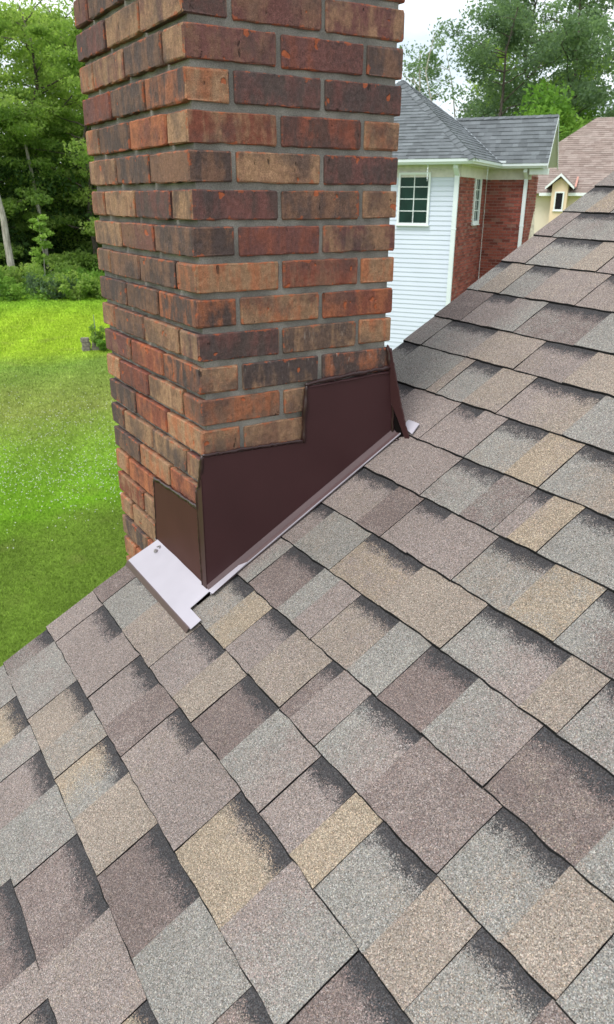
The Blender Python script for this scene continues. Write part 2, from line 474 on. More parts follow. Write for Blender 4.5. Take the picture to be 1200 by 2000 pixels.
def shingle_geo(k, x0, x1, tooth, ca, cb, m0, m1):
    """one tab: top surface grid + skirts. m0/m1: tone mix at the left/right side"""
    h0, h1 = (0.0106, 0.0058) if tooth else (0.0090, 0.0050)
    rr = random.Random(int(k * 1000 + x0 * 977))
    lift = rr.uniform(-0.0003, 0.0005)
    nx = max(2, int((x1 - x0) / 0.02)); ts = [0, 0.56, 1.0, 1.16]
    v, f, mi = [], [], []
    MT, DK = [], []
    jl = [rr.uniform(-.0012, .0012) for _ in ts]; jr = [rr.uniform(-.0012, .0012) for _ in ts]
    for j, tt in enumerate(ts):
        for i in range(nx + 1):
            a = i / nx
            x = x0 + (x1 - x0) * a
            if i == 0: x += jl[j]
            if i == nx: x += jr[j]
            sb, st_ = cs(k, x), cs(k + 1, x) if k + 1 in COURSES else cs(k, x) + EXPO
            s = sb + (st_ - sb) * tt
            h = h0 + (h1 - h0) * min(tt, 1.16) + lift * (1 - tt)
            if j == 0:
                s += rr.uniform(-.0011, .0011)
                h += rr.uniform(-.0004, .0005) - 0.0006
            v.append(RP(x, s, h)); MT.append(m0 + (m1 - m0) * a)
            DK.append(0.0 if tooth else (0.0, 0.0, 1.0, 1.1)[j])
    for j in range(3):
        for i in range(nx):
            q = j * (nx + 1) + i
            f.append((q, q + 1, q + nx + 2, q + nx + 1)); mi.append(0)
    # skirts: front edge, right side, left side, pushed out in black to draw gap shadow
    fr = list(range(nx + 1)); n0 = len(v)
    for drop, pr in ((h0 - .0068, 1.0), (h0 - .0015, 1.15)):
        for i in fr:
            p = v[i]; v.append(p - Vector((0, -ST, CT)) * drop - Vector((0, CT, ST)) * (pr * (.0021 + .0012 * math.sin(p.x * 70 + k) * math.sin(p.x * 23 + 2 * k) + rr.uniform(-.0004, .0004)))); MT.append(0); DK.append(0)
    for i in range(nx):
        f.append((n0 + i, n0 + i + 1, i + 1, i)); mi.append(1)
        f.append((n0 + nx + 1 + i, n0 + nx + 2 + i, n0 + i + 1, n0 + i)); mi.append(1)
    for side in (nx, 0):
        n1 = len(v)
        for j in range(4):
            p = v[j * (nx + 1) + side]; v.append(p - Vector((0, -ST, CT)) * (h0 * 0.75) + Vector((.0007 if side else 0, 0, 0))); MT.append(0); DK.append(0)
        for j in range(3):
            a, b = j * (nx + 1) + side, (j + 1) * (nx + 1) + side
            f.append((a, n1 + j, n1 + j + 1, b) if side else (a, b, n1 + j + 1, n1 + j)); mi.append(1)
    return v, f, mi, MT, DK

def jit(c, rr, a=0.05):
    m = 1 + rr.uniform(-a, a)
    return tuple(x * m for x in c)

def segments(k):
    """(x0, x1, tooth, code) list for one course, from the traced tabs and then on at random to the far side"""
    s, st, c0, cuts = COURSES[k]
    rr = random.Random(k * 31 + 5)
    xs = XL if not (-0.03 < s < 0.50) else 0.018
    if k == 0: xs = 0.019
    out = []; x, tooth, code = xs, st == 'T', c0
    rx = xs + rr.uniform(-.004, .003) if xs < 0 else xs
    x = rx
    for (cx, kind, cd) in cuts:
        if cx <= x + 0.006:
            tooth = kind in '/^'; code = cd; continue
        out.append((x, cx, tooth, code)); x = cx; tooth = kind in '/^'; code = cd
    codes = ['G', 'T', 'N', 'B', 'M', 'T', 'G', 'TN', 'GT']
    while x < XR - 0.01:
        w = rr.choice([0.09, 0.13, 0.17, 0.2]) if out or True else 0
        if out and x == out[-1][1] and len(out) == len(cuts): w = max(w, 0.15)
        out.append((x, min(x + w, XR), tooth, code)); x += w; tooth = not tooth; code = rr.choice(codes)
    return out

indiv, rest = [], []
for k in sorted(COURSES):
    for sg in segments(k):
        c = RP((sg[0] + sg[1]) / 2, COURSES[k][0] + .07)
        d = c - CAM
        z = d.dot(fwd); px = 600 + 1485.6 * d.dot(r2) / z if z > 0.05 else 1e5; py = 1000 - 1485.6 * d.dot(u2) / z if z > 0.05 else 1e5
        out = max(0, -px, px - 1200) + max(0, -py, py - 2000) if z > 0.05 else 1e6
        (indiv).append((out, d.length, k, sg))
indiv.sort(key=lambda t: (t[0], t[1]))
rest = indiv[285:]; indiv = indiv[:285]
def tones_of(code, rr):
    a = TONES[code[0]]; b = TONES[code[1]] if len(code) > 1 else jit(TONES[rr.choice('TGTN')], rr)
    return jit(a, rr), b
SH_ATTR = lambda n, ca, cb, MT, DK: {'tone_a': ('FLOAT_COLOR', 'POINT', [(*ca, 1)] * n), 'tone_b': ('FLOAT_COLOR', 'POINT', [(*cb, 1)] * n),
                                     'mixt': ('FLOAT', 'POINT', MT), 'dark': ('FLOAT', 'POINT', DK)}
def mixes(code, rr):
    if len(code) > 1: return (0.05, 0.95)
    a = rr.uniform(0.0, 0.42); return (a, a + rr.uniform(-0.15, 0.2))
for _, _, k, (x0, x1, tooth, code) in indiv:
    rr = random.Random(int(k * 777 + x0 * 1313))
    ca, cb = tones_of(code, rr); m0, m1 = mixes(code, rr)
    gap = 0.0011
    v, f, mi, MT, DK = shingle_geo(k, x0 + (0 if tooth else gap), x1, tooth, ca, cb, m0, m1)
    o = obj('shingle', v, f, [M_GRAN, M_ASPH], house, attrs=SH_ATTR(len(v), ca, cb, MT, DK))
    o.data.polygons.foreach_set('material_index', mi)
V, F, MI, A, B, MM, DD = [], [], [], [], [], [], []
for _, _, k, (x0, x1, tooth, code) in rest:
    rr = random.Random(int(k * 777 + x0 * 1313))
    ca, cb = tones_of(code, rr); m0, m1 = mixes(code, rr)
    v, f, mi, MT, DK = shingle_geo(k, x0 + (0 if tooth else .0011), x1, tooth, ca, cb, m0, m1)
    n = len(V); V += [tuple(q) for q in v]; F += [tuple(i + n for i in q) for q in f]; MI += mi
    A += [(*ca, 1)] * len(v); B += [(*cb, 1)] * len(v); MM += MT; DD += DK
o = obj('shingle_field', V, F, [M_GRAN, M_ASPH], house, attrs={'tone_a': ('FLOAT_COLOR', 'POINT', A), 'tone_b': ('FLOAT_COLOR', 'POINT', B),
        'mixt': ('FLOAT', 'POINT', MM), 'dark': ('FLOAT', 'POINT', DD)})
o.data.polygons.foreach_set('material_index', MI)
tag(o, kind='stuff')

# ------------------------------------------------------------------ chimney
P, H = 0.0677, 0.0553
SX, SY = 1.03, 0.984
chim = empty('chimney', (0, 0, 0)); chim.parent = house
chim.location = Vector((-.31, .246, -6.0)) - house.location
chim['label'] = 'tall chimney of mixed red, tan and charcoal bricks at the roof edge'
ROW0, ROW1 = -7, 86
zt, zb_ = -(ROW0 - 1) * P, -6.0
mb = MB(); R, RY = 0.0058, 0.0145
mb.box((-.602 * SX / 2, .5 * SY / 2, (zt + zb_) / 2), (.602 * SX / 2 - R, 0, 0), (0, .5 * SY / 2 - RY, 0), (0, 0, (zt - zb_) / 2 - .004))
mb.obj('mortar', M_MORTAR, chim)

TB = {'K': (.096, .066, .060), 'S': (.215, .116, .078), 'T': (.350, .205, .122), 'R': (.228, .076, .051), 'M': (.165, .072, .064), 'O': (.395, .142, .070)}
FRONT = {0: ['KM', 'MS', 'MT'], 1: ['MS', 'MR', 'KS'], 2: ['TO', 'KM', 'MK'], 3: ['RT', 'RK', 'TO'], 4: ['KS', 'TS', 'MK'], 5: ['MK', 'SK', 'TS'],
         6: ['KS', 'MR', 'MT'], 7: ['TO', 'RS', 'TO'], 8: ['KO', 'TO', 'RO'], 9: ['KM', 'TK', 'TO'], 10: ['TO', 'KT', 'KO'], 11: ['SO', 'TS', 'TO'], 12: ['TO', 'ST', 'KO']}
LEFT = {-1: ['KT', 'TK', 'KS', 'MS'], 0: ['TK', 'TS', 'MK'], 1: ['TS', 'KS', 'TM', 'TO'], 2: ['KS', 'KS', 'MR'], 3: ['TK', 'OR', 'KS', 'TO'], 4: ['ST', 'KS', 'ST'], 5: ['TS', 'KM', 'TS', 'TO'],
        6: ['KS', 'SM', 'TK'], 7: ['SK', 'KS', 'SK', 'TS'], 8: ['KO', 'SK', 'KS'], 9: ['TO', 'TS', 'SK', 'TO'], 10: ['KS', 'RO', 'MS'], 11: ['ST', 'TS', 'RM', 'TO'],
        12: ['TK', 'RO', 'KS'], 13: ['TO', 'TK', 'TS', 'KS'], 14: ['RK', 'TO', 'KS'], 15: ['TO', 'SO', 'OR', 'TO'], 16: ['TS', 'TS', 'RT'], 17: ['TS', 'TO', 'TS', 'TO'],
        18: ['TS', 'OR', 'KT'], 19: ['TO', 'TS', 'OR', 'TO'], 20: ['TS', 'TO', 'OT']}

def brick_mesh(lx, ly, lz, seed):
    rr = random.Random(seed); c = 0.0022
    longx = lx > ly
    L, D = (lx, ly) if longx else (ly, lx)
    st = [-L / 2 + c * .2, -L / 2 + c * 1.6] + [L * (i / 8 - .5) for i in range(1, 8)] + [L / 2 - c * 1.6, L / 2 - c * .2]
    v = []
    ring = [(-1, -1, 1, 0), (-1, -1, 0, 1), (1, -1, 0, 1), (1, -1, 1, 0), (1, 1, 1, 0), (1, 1, 0, 1), (-1, 1, 0, 1), (-1, 1, 1, 0)]
    for i, x in enumerate(st):
        e = i in (0, len(st) - 1)
        for (a, b, ca, cb) in [(-1, -1, 0, 1), (-1, -1, 1, 0), (1, -1, 1, 0), (1, -1, 0, 1), (1, 1, 0, 1), (1, 1, 1, 0), (-1, 1, 1, 0), (-1, 1, 0, 1)]:
            sh = c * 1.3 if e else 0
            yy = a * (D / 2 - ca * c - sh); zz = b * (lz / 2 - cb * c - sh)
            w = 0.0010
            if b < 0 and rr.random() < .35: zz += rr.uniform(0, .0026)
            yy += rr.uniform(-w, w) * .6; zz += rr.uniform(-w, w)
            xx = x + (rr.uniform(-w, w) if e else 0)
            v.append((xx, yy, zz) if longx else (yy, xx, zz))
    f = []
    for i in range(len(st) - 1):
        for j in range(8):
            q = (i * 8 + j, i * 8 + (j + 1) % 8, (i + 1) * 8 + (j + 1) % 8, (i + 1) * 8 + j)
            f.append(q if not longx else q[::-1])
    a = tuple(range(8)); b = tuple((len(st) - 1) * 8 + j for j in range(8))
    f.append(a[::-1] if not longx else a); f.append(b if not longx else b[::-1])
    me = bpy.data.meshes.new('brick'); me.from_pydata(v, [], f)
    bm = bmesh.new(); bm.from_mesh(me); bmesh.ops.recalc_face_normals(bm, faces=bm.faces); bm.to_mesh(me); bm.free()
    me.materials.append(M_BRICK); me.update()
    return me
DX = (.194 * SX, .092 * SY, H); DY = (.092 * SX, .194 * SY, H)
MX = [brick_mesh(*DX, i) for i in range(6)]; MY = [brick_mesh(*DY, 50 + i) for i in range(6)]
brng = random.Random(3)
chim_o = origin_of(chim)
nbr = 0
def col3(c, rr): m = 1 + rr.uniform(-.09, .09); return [x * m for x in TB[c]]
low = MB()
def put_brick(along, cxn, cyn, row, cf=None, csd=None, smear=0.0):
    global nbr
    z = -(row - 1) * P - H / 2
    if z > -2.0:
        cf = cf or brng.choice(['KS', 'MR', 'TO', 'ST', 'RO', 'KM']); csd = csd or cf
        o = bpy.data.objects.new('brick', brng.choice(MX if along == 'x' else MY))
        COL.objects.link(o); o.parent = chim
        o.location = Vector((-cxn * SX + brng.uniform(-.0008, .0008), cyn * SY + brng.uniform(-.0008, .0008), z + brng.uniform(-.0008, .0008))) - chim_o
        o.rotation_euler = (brng.uniform(-.004, .004), brng.uniform(-.004, .004), brng.uniform(-.003, .003))
        o['tone_f'] = col3(cf[0], brng); o['tone_s'] = col3(csd[0], brng)
        o['tone_x'] = col3((csd if along == 'x' and cf == csd else cf)[1], brng)
        o['half'] = [x / 2 for x in (DX if along == 'x' else DY)]; o['seed'] = brng.uniform(0, 40); o['smear'] = smear
        nbr += 1
    else:
        d = DX if along == 'x' else DY
        low.box((-cxn * SX, cyn * SY, z), (d[0] / 2, 0, 0), (0, d[1] / 2, 0), (0, 0, d[2] / 2))
for r in range(ROW0 + 1, ROW1):
    A = r % 2 == 1
    Fr = FRONT.get(r, [None] * 3); Le = LEFT.get(r, [None] * 4)
    sm = 0.55 if r in (10, 11) else (0.25 if r in (9, 12) else 0.0)
    if A:
        put_brick('y', .046, .097, r, Fr[0], Le[0]); put_brick('y', .046, .301, r, Fr[1], None, sm); put_brick('x', .097, .454, r, Fr[2], None, sm * .4)
        put_brick('x', .199, .046, r, Le[1], Le[1]); put_brick('x', .403, .046, r, Le[2], Le[2])
        put_brick('x', .301, .454, r); put_brick('x', .505, .454, r)
        put_brick('y', .556, .097, r, Le[3], Le[3]); put_brick('y', .556, .301, r)
    else:
        put_brick('x', .097, .046, r, Fr[0], Le[0]); put_brick('x', .301, .046, r, Le[1], Le[1]); put_brick('x', .505, .046, r, Le[2], Le[2])
        put_brick('y', .046, .199, r, Fr[1], None, sm * .5); put_brick('y', .046, .403, r, Fr[2], None, sm)
        put_brick('x', .199, .454, r); put_brick('x', .403, .454, r)
        put_brick('y', .556, .199, r); put_brick('y', .556, .403, r)
o = low.obj('brick', simple('lower_brick', (.19, .09, .065), .9, .2, .3, 20), chim); tag(o, kind='stuff')

# flashing on the face along the slope: stepped panel, corner wrap, foot strip
def fp(y, z, x=0.0088): return Vector((x, y, z))
RZ = lambda y, h=0: Z0 + y * ST / CT + h / CT
poly = [(-.0105, -1.112), (.500, RZ(.5, .016)), (.497, -.662), (.2515, -.674), (.2445, -.802), (-.0105, -.797)]
MB().prism([fp(*q, x=.006) for q in poly][::-1], (.0028, 0, 0)).obj('stepped_flashing', M_BROWN, chim)
MB().prism([(-.020, -.0122, -.875), (.0088, -.0122, -.845), (.0088, -.0122, -1.119), (-.016, -.0122, -1.122)], (0, .0025, 0)).obj('corner_flashing', M_BROWN, chim)
# foot strip bent out on to the shingles, white hem along its lower edge
mb = MB(); a, b, h = -.012, .512, .017
v = [Vector((.0090, a, RZ(a, h + .010))), Vector((.0090, b, RZ(b, h + .010))), Vector((.0170, a, RZ(a, h))), Vector((.0180, b, RZ(b, h))),
     Vector((.0275, a + .004, RZ(a, h - .0012))), Vector((.0275, b, RZ(b, h - .0012))),
     Vector((.0275, a + .004, RZ(a, h - .006))), Vector((.0275, b, RZ(b, h - .006)))]
mb.add(v, [(0, 2, 3, 1), (2, 4, 5, 3), (4, 6, 7, 5)])
mb.obj('foot_flashing', M_LIP, chim)
MB().box((.0282, (a + b) / 2, RZ((a + b) / 2, h - .002)), (.0012, 0, 0), (0, (b - a) / 2, (b - a) / 2 * ST / CT), (0, 0, .0013)).obj('hem', M_PALE, chim)
# tail of the foot strip next to the corner, sky reflection painted pale
MB().add([(.0165, -.0135, RZ(-.0135, .0190)), (.036, -.010, RZ(-.010, .0176)), (.0310, .085, RZ(.085, .0182)), (.0185, .066, RZ(.066, .0190))], [(0, 1, 2, 3)]).obj('foot_flashing', M_PALE, chim)

# panel on the downslope face
MB().prism([(-.299, -.0075, -.941), (-.020, -.0075, -.927), (-.016, -.0075, -1.121), (-.316, -.0075, -1.121)], (0, .0025, 0)).obj('front_flashing', M_BROWN2, chim)
# apron: brown sheet coloured pale for its sky reflection, with a brown lip
hA = .0165
x0, x1, x0b, xn = -.318, .081, -.304, .022
y0, y1, yn = -.0085, -.0865, -.0605
mb = MB()
ys = [y0, -.033, yn, -.074, y1]
nx_ = 24
us = [i / nx_ for i in range(nx_ + 1)]
for yy in ys:
    t_ = (yy - y0) / (y1 - y0); xl_ = x0b + (x0 - x0b) * t_
    for u_ in us:
        x = xl_ + (xn - xl_) * (u_ / .875) if u_ <= .875 else xn + (x1 - xn) * (u_ - .875) / .125
        mb.v.append((x, yy, RZ(yy, hA + .0022 - .002 * t_) + .0007 * math.sin(x * 23 + yy * 50) + .0004 * math.sin(x * 61)))
for j in range(4):
    for i in range(nx_):
        if j < 2 and us[i] >= .875: continue
        q = j * (nx_ + 1) + i
        mb.f.append((q, q + nx_ + 1, q + nx_ + 2, q + 1))
o = mb.obj('apron_flashing', M_PALE, chim)
md = o.modifiers.new('thickness', 'SOLIDIFY'); md.thickness = .0012; md.offset = -1
mb = MB()
zt_ = RZ(y1, hA + .0004)
mb.prism([(x0 - .001, y1 + .0003, zt_ + .0002), (x0 - .001, y1 - .0022, zt_ - .001), (x0 - .005, y1 - .0075, zt_ - .0135), (x0 - .005, y1 - .0062, zt_ - .0135)], (x1 - x0 - .004, 0, 0))
mb.obj('apron_lip', M_LIP, chim)
# nail with a dab of sealant on the apron
mb = MB(); mb.tube([(-.262, -.030, RZ(-.030, hA + .002)), (-.262, -.031, RZ(-.030, hA + .0065))], [.006, .0042], 10); mb.obj('nail', M_SEALG, chim)
mb = MB(); mb.tube([(-.275, -.022, RZ(-.022, hA + .003)), (-.268, -.016, RZ(-.016, hA + .004)), (-.262, -.020, RZ(-.02, hA + .003))], .0016, 6); mb.obj('sealant_dab', M_SEALG, chim)

def bead(pts, r, mat=M_SEAL, seed=0, name='sealant_bead'):
    rr = random.Random(seed); out = []
    pts = [Vector(p) for p in pts]
    for a, b in zip(pts[:-1], pts[1:]):
        n = max(2, int((b - a).length / .007))
        for i in range(n): out.append(a + (b - a) * i / n)
    out.append(pts[-1])
    q = [p + Vector((rr.uniform(-.0008, .0008), rr.uniform(-.0008, .0008), rr.uniform(-.0014, .0014))) for p in out]
    rad = [r * (0.8 + .45 * (0.5 + .5 * math.sin(i * .55 + seed)) * rr.uniform(.6, 1.2)) for i in range(len(q))]
    rad[0] *= .5; rad[-1] *= .5
    return MB().tube(q, rad, 8).obj(name, mat, chim, smooth=True)
bead([(.0075, -.006, -.793), (.0075, .12, -.7945), (.0075, .247, -.799)], .0038, seed=1)
bead([(.007, .2475, -.803), (.007, .2495, -.74), (.0075, .254, -.672)], .0055, seed=2)
bead([(.0075, .250, -.669), (.0078, .38, -.660), (.0075, .499, -.655)], .0050, seed=3)
bead([(.009, .260, -.6765), (.009, .492, -.6655)], .0022, M_BROWN, 4, 'hem')
bead([(.007, -.0065, -.793), (.004, -.0085, -.83), (-.003, -.0105, -.862), (-.019, -.0108, -.878)], .0055, seed=5)
bead([(-.0205, -.0105, -.876), (-.021, -.0105, -.93), (-.019, -.0105, -1.02), (-.0165, -.0105, -1.118)], .0034, seed=6)
bead([(-.300, -.0065, -.937), (-.16, -.0065, -.930), (-.022, -.0065, -.924)], .0045, seed=7)
bead([(-.300, -.0065, -.937), (-.306, -.0065, -1.03), (-.316, -.0065, -1.118)], .0032, seed=8)
bead([(-.020, -.0125, -1.116), (.006, -.0145, -1.122), (.012, -.012, -1.118)], .0042, seed=9)
bead([(.0095, .499, -.69), (.0095, .500, -.77), (.0098, .501, -.828)], .0036, seed=11)
bead([(.004, .4800, -.604), (.0075, .4830, -.625), (.0085, .486, -.656)], .0055, seed=12)
bead([(.012, .497, -.832), (.024, .502, -.833), (.034, .506, -.833)], .0055, seed=13)
bead([(.013, .489, -.836), (.0135, .493, -.833)], .0065, M_SEALG, 14, 'sealant_dab')
bead([(-.318, -.010, RZ(-.01, hA + .002)), (-.300, -.0085, -1.121)], .0022, M_SEALG, 15, 'sealant_dab')

# upslope flashing flared past the corner, with a black sheet painting the pocket's shade
# end gusset of the leaning rear flashing, torn open at its foot
mb = MB()
gp = [(.0057, .4775, -.6024), (.0158, .4828, -.6181), (.0241, .4918, -.6744), (.0360, .5040, -.7478), (.0536, .5189, -.8275), (.0451, .5164, -.8319), (.0276, .5051, -.7842), (.0090, .4930, -.7388), (.0100, .4870, -.6827), (.0060, .4800, -.6341)]
mb.add(gp, [(0, 9, 8, 1), (1, 8, 2), (2, 8, 7, 3), (3, 7, 6), (3, 6, 5, 4)])
o = mb.obj('rear_flashing', M_BROWN, chim); md = o.modifiers.new('thickness', 'SOLIDIFY'); md.thickness = .0014; md.offset = 1
MB().prism([(-.62, .494, -.612), (-.62, .500, -.614), (-.62, .524, -.815), (-.62, .517, -.818)], (.615, 0, 0)).obj('rear_flashing', M_BROWN, chim)
MB().add([(.0040, .4970, -.735), (.0240, .5090, -.785), (.0430, .5200, -.828), (.0070, .5050, -.8365)], [(0, 3, 2, 1)]).obj('pocket_shade_sheet', M_VOID, chim)
bead([gp[0], gp[1], gp[2], gp[3], gp[4]], .0022, M_BROWN, 21, 'hem')
bead(gp[5:8], .0013, M_LIP, 22, 'hem')
mb = MB(); mb.add([(.008, .552, RZ(.552, .0165)), (.050, .552, RZ(.552, .0165)), (.062, .520, RZ(.520, .0165)), (.012, .530, RZ(.530, .0165))], [(0, 3, 2, 1)])
o = mb.obj('rear_flashing', M_PALE, chim); md = o.modifiers.new('thickness', 'SOLIDIFY'); md.thickness = .002

# ================================================================== neighbour house
def frame(px_az, dist, zrel):
    """origin at azimuth/distance from where the photographer stands"""
    a = math.radians(px_az); return Vector((CAM.x + dist * math.cos(a), CAM.y + dist * math.sin(a), zrel))
AZ = math.radians(124.09)
E2 = Vector((math.cos(AZ), math.sin(AZ), 0)); E1 = Vector((math.sin(AZ), -math.cos(AZ), 0)); EZ = Vector((0, 0, 1))
O1 = Vector((-14.924, 14.081, 0.387))
def Q(a, b, c, O=O1): return O + E1 * a + E2 * b + EZ * c
def qbox(mb, a0, a1, b0, b1, c0, c1, O=O1):
    mb.box(Q((a0 + a1) / 2, (b0 + b1) / 2, (c0 + c1) / 2, O), E1 * ((a1 - a0) / 2), E2 * ((b1 - b0) / 2), EZ * ((c1 - c0) / 2)); return mb
GB = GZ - O1.z - .3

def roof_tile_material(name, c1, c2, c3):
    t = NT(name); p = t.pos()
    tt = t.attr('tint').outputs['Fac']
    c = t.ramp(tt, [(0, c1), (0.5, c2), (1, c3)])
    f = t.noise(p, 60, 4, 0.7); g = t.noise(p, 2.2, 4)
    c = t.mix(1.0, c, t.ramp(f, [(0.3, 0.75), (0.7, 1.25)]), 'MULTIPLY')
    c = t.mix(1.0, c, t.ramp(g, [(0.3, 0.88), (0.7, 1.12)]), 'MULTIPLY')
    return t.done(c, 0.9, 0.2)
M_RGREY = roof_tile_material('grey_roofing', (0.1056, 0.1162, 0.1241), (0.132, 0.1452, 0.1558), (0.161, 0.1769, 0.1888))
M_RBRN = roof_tile_material('tan_roofing', (0.225, 0.1725, 0.1525), (0.2687, 0.2125, 0.19), (0.3125, 0.2562, 0.2313))

def shingle_plane(name, parent, mat, base, dh, du, length, left, right, expo=.14, wmin=.12, wmax=.34, thick=.020, seed=1):
    """courses of separate raised tabs over a sloping plane; left/right give the plane's x range at slope distance v"""
    rr = random.Random(seed); n_ = dh.cross(du).normalized()
    if n_.z < 0: n_ = -n_
    V, F, T = [], [], []
    v0 = 0.0
    while v0 < length - .02:
        v1 = min(v0 + expo, length)
        xl0, xl1, xr0, xr1 = left(v0), left(v1), right(v0), right(v1)
        x = min(xl0, xl1) + rr.uniform(-.2, 0)
        while x < max(xr0, xr1):
            w = rr.uniform(wmin, wmax); x2 = x + w
            a0, b0 = max(x, xl0), min(x2, xr0); a1, b1 = max(x, xl1), min(x2, xr1)
            x = x2
            if b0 - a0 < .004 and b1 - a1 < .004: continue
            b0 = max(b0, a0); b1 = max(b1, a1)
            th = thick * rr.choice([.55, 1.0, 1.0]); tn = rr.uniform(0, 1)
            n = len(V)
            for (xx, vv, hh) in ((a0, v0, th), (b0, v0, th), (b1, v1, .002), (a1, v1, .002), (a0, v0, -.01), (b0, v0, -.01)):
                V.append(tuple(base + dh * xx + du * vv + n_ * hh)); T.append(tn)
            F += [(n, n + 1, n + 2, n + 3), (n, n + 4, n + 5, n + 1), (n, n + 3, n + 4), (n + 1, n + 5, n + 2)]
        v0 = v1
    # underlay
    n = len(V)
    for (xx, vv) in ((left(0), 0), (right(0), 0), (right(length), length), (left(length), length)):
        V.append(tuple(base + dh * xx + du * vv - n_ * .008)); T.append(0)
    F.append((n, n + 1, n + 2, n + 3))
    o = obj(name, V, F, mat, parent, attrs={'tint': ('FLOAT', 'POINT', T)})
    tag(o, kind='stuff'); return o

nh = empty('neighbor_house', Q(-2.4, 2.4, GB + .3), 'white sided and red brick house with grey hip roof and white gutters', 'house')
M_SIDE = simple('white_vinyl_siding', (0.5915, 0.637, 0.7475), 0.5, 0.35, 0.02, 1.5)
M_FRIEZE = simple('offwhite_trim', (0.625, 0.5875, 0.5625), 0.6, 0.3, 0.08, 8)
M_GUTTER = simple('white_gutter', (0.675, 0.725, 0.7625), 0.35, 0.5, 0.03, 2)

def wallbrick_material():
    t = NT('red_wall_brick'); p = t.pos(); tt = t.attr('tint').outputs['Fac']
    c = t.ramp(tt, [(0, (0.1485, 0.0432, 0.03645)), (.4, (0.2565, 0.0702, 0.0567)), (.8, (0.324, 0.0972, 0.0756)), (1, (.25, .12, .10))])
    f = t.noise(p, 25, 4, .7)
    c = t.mix(1.0, c, t.ramp(f, [(0.3, 0.8), (0.7, 1.2)]), 'MULTIPLY')
    return t.done(c, .9, .2)
M_WB = wallbrick_material()
M_WM = simple('wall_mortar', (0.351, 0.216, 0.1958), .95, .1, .15, 30)
# wall cores
mb = MB(); qbox(mb, -5.3, -.02, .06, 5.2, GB, .02); mb.obj('wall', M_WM, nh)
mb = MB(); qbox(mb, -3.0, 1.24, 3.445, 5.0, GB, .02)
mb.prism([Q(1.24, 3.445, .02), Q(1.24, 4.95, .02), Q(1.24, 3.95, 1.25)], E1 * -.1)
mb.obj('wall', M_WM, nh)

def brick_wall(name, P0, along, outn, length, z0, z1, holes=(), seed=0, bl=.245, bh=.084, g=.020):
    rr = random.Random(seed); V, F, T = [], [], []
    z = z0; row = 0
    while z < z1:
        x = -bl / 2 if row % 2 else 0.0
        while x < length:
            a, b = max(x, 0), min(x + bl - g, length)
            x += bl
            if b - a < .02: continue
            if any(h0 < (a + b) / 2 < h1 and y0 < z + bh / 2 < y1 for h0, h1, y0, y1 in holes): continue
            pr = .006 + rr.uniform(-.002, .002)
            c = P0 + along * ((a + b) / 2) + EZ * (z + (bh - g) / 2) + outn * (pr / 2 - .03)
            n = len(V)
            V += [tuple(q) for q in box_v(c, along * ((b - a) / 2), outn * (.03 + pr / 2), EZ * ((bh - g) / 2))]
            F += [tuple(i + n for i in q) for q in BOXF[:]]
            tn = rr.random() * .85 if rr.random() > .07 else 1.0
            T += [tn] * 8
        z += bh; row += 1
    o = obj(name, V, F, M_WB, nh, attrs={'tint': ('FLOAT', 'POINT', T)}); tag(o, kind='stuff'); return o
brick_wall('brickwork', Q(0, .03, 0), E2, E1, 3.41, GB, -.10, holes=[(1.86, 2.68, -1.40, .1)], seed=1)
brick_wall('brickwork', Q(.014, 3.43, 0), E1, -E2, 1.24, GB, -.10, seed=2)
brick_wall('brickwork', Q(1.254, 3.43, 0), E2, E1, 1.56, GB, -.02, seed=3)

# siding boards, each its own piece
me = None
pitch = .122
zb0 = -.10
i = 0
proto = None
while zb0 - pitch * i > GB:
    zt = zb0 - pitch * i
    # window cut: boards beside the window are shortened by the frame standing proud
    if proto is None:
        mbd = MB(); hx = 2.66
        c = [(-hx, -.004, 0), (hx, -.004, 0), (hx, -.021, -pitch + .002), (-hx, -.021, -pitch + .002), (-hx, -.004, -pitch - .001), (hx, -.004, -pitch - .001)]
        pts = [E1 * a + E2 * b + EZ * z for a, b, z in c]
        me = bpy.data.meshes.new('siding_board')
        back = [p + E2 * .05 for p in (pts[0], pts[1], pts[4 + 1], pts[4])]
        V = pts + back
        me.from_pydata([tuple(p) for p in V], [], [(0, 3, 2, 1), (3, 4, 5, 2), (0, 1, 7, 6), (4, 9, 8, 5), (6, 7, 8, 9)])
        me.materials.append(M_SIDE); proto = True
    o = bpy.data.objects.new('siding_board', me); COL.objects.link(o); o.parent = nh
    o.location = Q(-2.68, 0, zt) - Vector(nh.location)
    i += 1

# frieze, soffit, gutters and fascia
mb = MB(); qbox(mb, -5.3, .02, -.035, .05, -.13, .20)
mb.obj('frieze_board', M_FRIEZE, nh)
mb = MB(); qbox(mb, .0, .045, .052, 3.40, -.12, .20); mb.obj('frieze_board', M_FRIEZE, nh)
mb = MB(); qbox(mb, .048, 1.30, 3.39, 3.44, -.13, .20); mb.obj('frieze_board', M_FRIEZE, nh)
# dentil like shadow scallops under the eave
rrn = random.Random(9)
for j in range(16):
    mb = MB(); qbox(mb, -.35 - j * .1, -.29 - j * .1, -.05, -.036, .02, .07); mb.obj('dentil', M_FRIEZE, nh)
mb = MB(); qbox(mb, -5.3, .42, -.42, .0, .165, .185); qbox(mb, .001, .42, .0, 3.4, .165, .1845); qbox(mb, .42, 1.65, 3.0, 3.42, .165, .184); mb.obj('soffit', M_TRIM, nh)

